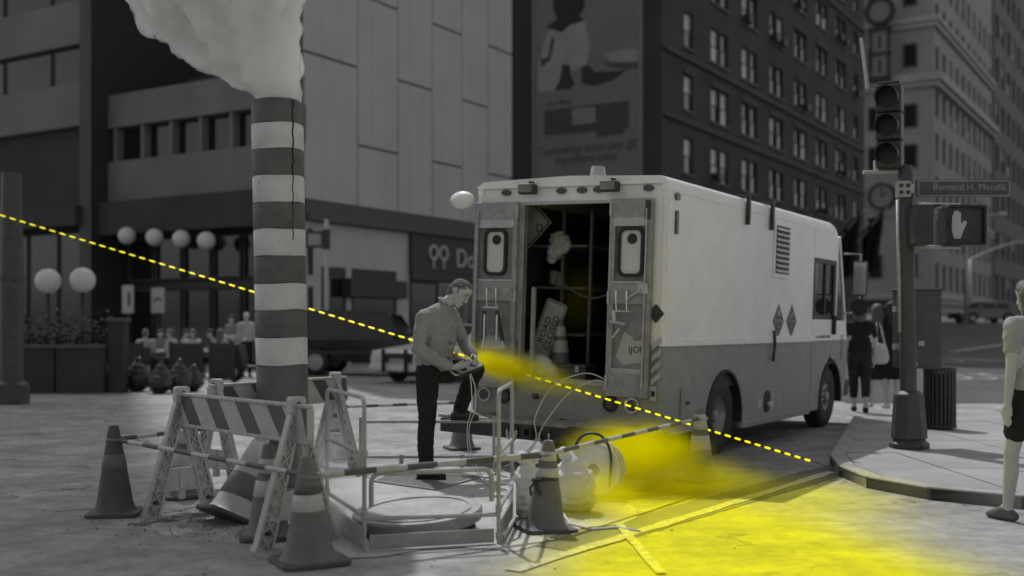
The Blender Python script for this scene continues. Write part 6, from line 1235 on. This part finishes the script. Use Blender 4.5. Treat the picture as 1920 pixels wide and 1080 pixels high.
for i, (px, Y, fa_, g_, cl, hr_) in enumerate(din):
    x = (px - CX) * Y / F; lb_ = ['seated diner in %s nearest the stone pillar', 'seated diner in %s facing the street, second from the pillar', 'seated diner in %s in the middle of the terrace, side-on', 'seated diner in %s leaning in at the middle table', 'seated diner in %s with long hair behind the wide screen', 'seated diner in %s at the gap between the screens', 'seated diner in %s behind the news box'][i] % cl
    figure('person', lb_, sit((x, Y, 0), R(fa_)), dict(topm=greym(g_), botm=dk, shoem=dk, hair=hr_, hairm=dh if i % 2 else lh, top=dict(sleeve='short', loose=.05), bottom=dict(len=1.9)), .03, 'cafe diners')
    f = V(math.cos(R(fa_)), math.sin(R(fa_)), 0); c = thing('cafe_chair', 'dark cafe chair under a seated diner', 'chair', (x, Y, 0), R(fa_), 'cafe chairs')
    b = MB(); b.box((-.2, -.2, .38), (.22, .2, .42)); b.build('seat', M['dark'], c); b = MB(); b.box((-.24, -.2, .42), (-.21, .2, .85)); b.build('backrest', M['dark'], c)
    for sx_ in (-.19, .2):
        for sy in (-.18, .18): b = MB(); b.tube([(sx_, sy, 0), (sx_, sy, .38)], .014, 6); b.build('leg', M['dark'], c)
for i, px in enumerate((286, 333, 405)):
    Y = 29.8; x = (px - CX) * Y / F; t = thing('cafe_table', 'small round cafe table among the diners', 'table', (x, Y, 0), group='cafe tables'); b = MB(); b.lathe([(.36, .70), (.36, .73)], 24); b.build('table_top', M['poster'], t); b = MB(); b.tube([(0, 0, 0), (0, 0, .7)], .03, 8); b.lathe([(.22, 0), (.2, .03)], 16); b.build('pedestal', M['dark'], t)
pE = P(462, 700, 31.0); figure('person', 'person in pale cap and shirt standing beside the scooter', stand((pE.x, pE.y, 0), 1.78, R(-60), .05), dict(topm=greym(.4), botm=dk, shoem=dk, hairm=greym(.5), top=dict(sleeve='short', loose=.1), bottom=dict(len=1.9)), .03, 'bystanders')
pE = P(448, 697, 32.0); figure('person', 'bystander in grey shirt just beyond the person in pale cap', stand((pE.x - .2, pE.y, 0), 1.72, R(-120), .05), dict(topm=greym(.2), botm=dk, shoem=dk, hairm=dh, top=dict(sleeve='short', loose=.1), bottom=dict(len=1.9)), .03, 'bystanders')
random.seed(5)
# ------------------------------------------------------------------ added yellow line with emissive dashes
yl = bpy.data.materials.new('yellow_dash'); yl.use_nodes = True; yb = yl.node_tree.nodes['Principled BSDF']; yb.inputs['Base Color'].default_value = (.95, .88, .0, 1); yb.inputs['Roughness'].default_value = .5; yb.inputs['Emission Color'].default_value = (1, .9, 0, 1); yb.inputs['Emission Strength'].default_value = 0.9  # emission imitates a yellow glow; these dashes are no lamp
def ylin(px): return 403.0 + .3035 * px
def dashed_glow_line(label, px0, iy0, px1, iy1, dash_to):
    q0 = P(px0, ylin(px0), 1 / iy0); t = thing('dashed_glow_line', label, 'glow_line', tuple(q0), group='added yellow dashed lines')
    def at(px): f = (px - px0) / (px1 - px0); return P(px, ylin(px), 1 / (iy0 + (iy1 - iy0) * f)) - q0
    b = MB(); b.tube([at(px0), at(px1)], .0045, 6); b.build('core', M['glow_line'], t)
    px = px0; step = 18.7
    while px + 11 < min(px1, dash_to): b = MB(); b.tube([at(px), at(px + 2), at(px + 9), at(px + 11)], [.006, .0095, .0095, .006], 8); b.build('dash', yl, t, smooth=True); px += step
dashed_glow_line('added yellow line of emissive dashes behind the stack and the man to the truck', -150, 1 / 19.0, 936, 1 / 11.42, 930)
dashed_glow_line('added yellow line of emissive dashes from the truck sill down across the road', 985, 1 / 11.20, 1722, .1098, 1530)
# ------------------------------------------------------------------ steam and added yellow glow volumes
def volume_material(name, col, dens, aniso=.2):
    m = bpy.data.materials.new(name); m.use_nodes = True; nt = m.node_tree; nt.nodes.clear(); o = nt.nodes.new('ShaderNodeOutputMaterial'); v = nt.nodes.new('ShaderNodeVolumePrincipled')
    v.inputs['Color'].default_value = (*col, 1); v.inputs['Density'].default_value = dens; v.inputs['Anisotropy'].default_value = aniso; nt.links.new(v.outputs[0], o.inputs['Volume']); return m
def puff(name, label, groups, m, voxel, fold, fs, cat):
    me = blob(groups, voxel, 6, 0, 1, name)
    for v in me.vertices:
        qv = v.co / fs; v.co += v.normal * fold * (mnoise.noise(qv) + .5 * mnoise.noise(qv * 2.3) + .3 * mnoise.noise(qv * 5))
    me.materials.append(m); return tag(inst(me, name), label, cat, kind='stuff')
ws = volume_material('steam', (.998, .998, .998), 12.0, .0)
top = Vector((sb_.x - .03, sb_.y, zt[0]))
Yp = 9.75
puff('steam_plume', 'thick white steam plume rising from the striped stack', [
    [(P(523, 205, Yp), .17), (P(515, 150, Yp), .24)], [(P(515, 150, Yp), .24), (P(485, 95, Yp), .38)], [(P(485, 95, Yp), .36), (P(440, 30, Yp), .50)], [(P(440, 30, Yp), .52), (P(400, -60, Yp), .72), (P(455, -60, Yp), .62)], [(P(400, -60, Yp), .72), (P(380, -190, Yp), .95)], [(P(520, 60, Yp), .18), (P(500, -20, Yp), .36)],
    [(P(430, 120, Yp), .16), (P(390, 85, Yp), .20), (P(340, 40, Yp), .24)], [(P(300, 10, Yp), .26), (P(300, -60, Yp), .4)]], ws, .03, .07, .24, 'steam')

# soft puffs: unit spheres whose density falls off towards the rim
def soft_material(name, col, dens, nz=3.0, aniso=.0):
    m = bpy.data.materials.new(name); m.use_nodes = True; nt = m.node_tree; nt.nodes.clear(); L = nt.links.new; o = nt.nodes.new('ShaderNodeOutputMaterial'); v = nt.nodes.new('ShaderNodeVolumePrincipled'); tc = nt.nodes.new('ShaderNodeTexCoord')
    ln = nt.nodes.new('ShaderNodeVectorMath'); ln.operation = 'LENGTH'; L(tc.outputs['Object'], ln.inputs[0])
    n = nt.nodes.new('ShaderNodeTexNoise'); n.inputs['Scale'].default_value = nz; n.inputs['Detail'].default_value = 4; L(tc.outputs['Object'], n.inputs['Vector'])
    mr = nt.nodes.new('ShaderNodeMapRange'); mr.interpolation_type = 'SMOOTHERSTEP'; mr.inputs['From Min'].default_value = 1.0; mr.inputs['From Max'].default_value = .0; mr.inputs['To Min'].default_value = 0; mr.inputs['To Max'].default_value = dens; L(ln.outputs['Value'], mr.inputs['Value'])
    mn = nt.nodes.new('ShaderNodeMapRange'); mn.inputs['From Min'].default_value = .32; mn.inputs['From Max'].default_value = .62; mn.inputs['To Min'].default_value = .25; mn.inputs['To Max'].default_value = 1.25; L(n.outputs['Fac'], mn.inputs['Value'])
    mu = nt.nodes.new('ShaderNodeMath'); mu.operation = 'MULTIPLY'; L(mr.outputs[0], mu.inputs[0]); L(mn.outputs[0], mu.inputs[1]); L(mu.outputs[0], v.inputs['Density'])
    v.inputs['Color'].default_value = (*col, 1); v.inputs['Anisotropy'].default_value = aniso; L(v.outputs[0], o.inputs['Volume']); return m
sphm = bmesh.new(); bmesh.ops.create_icosphere(sphm, subdivisions=3, radius=1)
def soft_puff(name, label, cat, c, sc, m, rot=(0, 0, 0)):
    me = bpy.data.meshes.new(name); sphm.to_mesh(me); me.materials.append(m); o = inst(me, name, None, c, rot, sc); return tag(o, label, cat, kind='stuff')
thin = soft_material('thin_steam', (.98, .98, .98), 3.2)
soft_puff('steam_wisp', 'thin steam drifting low at the foot of the stack', 'steam', V(-1.28, 7.7, .42), (.26, .32, .42), thin, (0, R(14), 0))
soft_puff('steam_wisp', 'thin steam creeping along the ground by the pipe guard', 'steam', V(-1.12, 7.2, .16), (.26, .36, .20), thin)
ycol = (.995, .94, .0)  # yellow volumes added to imitate a glow in the air
soft_puff('yellow_glow_haze', 'bright yellow glow, added as a haze puff at the truck sill beside the man', 'glow_haze', P(935, 686, 10.5), (.42, .20, .15), soft_material('yellow_glow_dense', ycol, 22, 2.6), (0, R(17), 0))
soft_puff('yellow_glow_haze', 'faint yellow glow, added as haze along the truck sill', 'glow_haze', P(975, 694, 10.5), (.85, .28, .24), soft_material('yellow_glow_halo', ycol, 6, 2.2), (0, R(17), 0))
soft_puff('yellow_glow_haze', 'yellow glow, added as a haze cloud low over the road behind the truck', 'glow_haze', P(1190, 850, 9.3), (.78, .6, .36), soft_material('yellow_glow_mid', ycol, 7, 2.0))
soft_puff('yellow_glow_haze', 'thin yellow glow, added as haze around the sandbags and reel', 'glow_haze', P(1110, 935, 8.2), (.50, .6, .36), soft_material('yellow_glow_low', ycol, 3.0, 2.5))
soft_puff('yellow_glow_haze', 'thin yellow glow, added as haze over the yellow-tinted road by the rear wheel cone', 'glow_haze', P(1320, 900, 9.2), (.75, .7, .26), soft_material('yellow_glow_thin', ycol, 3.0, 2.5))
soft_puff('yellow_glow_haze', 'thin yellow glow, added as haze inside the truck opening', 'glow_haze', P(1085, 560, 11.6), (.32, .4, .55), soft_material('yellow_glow_faint', ycol, .35, 2.5))
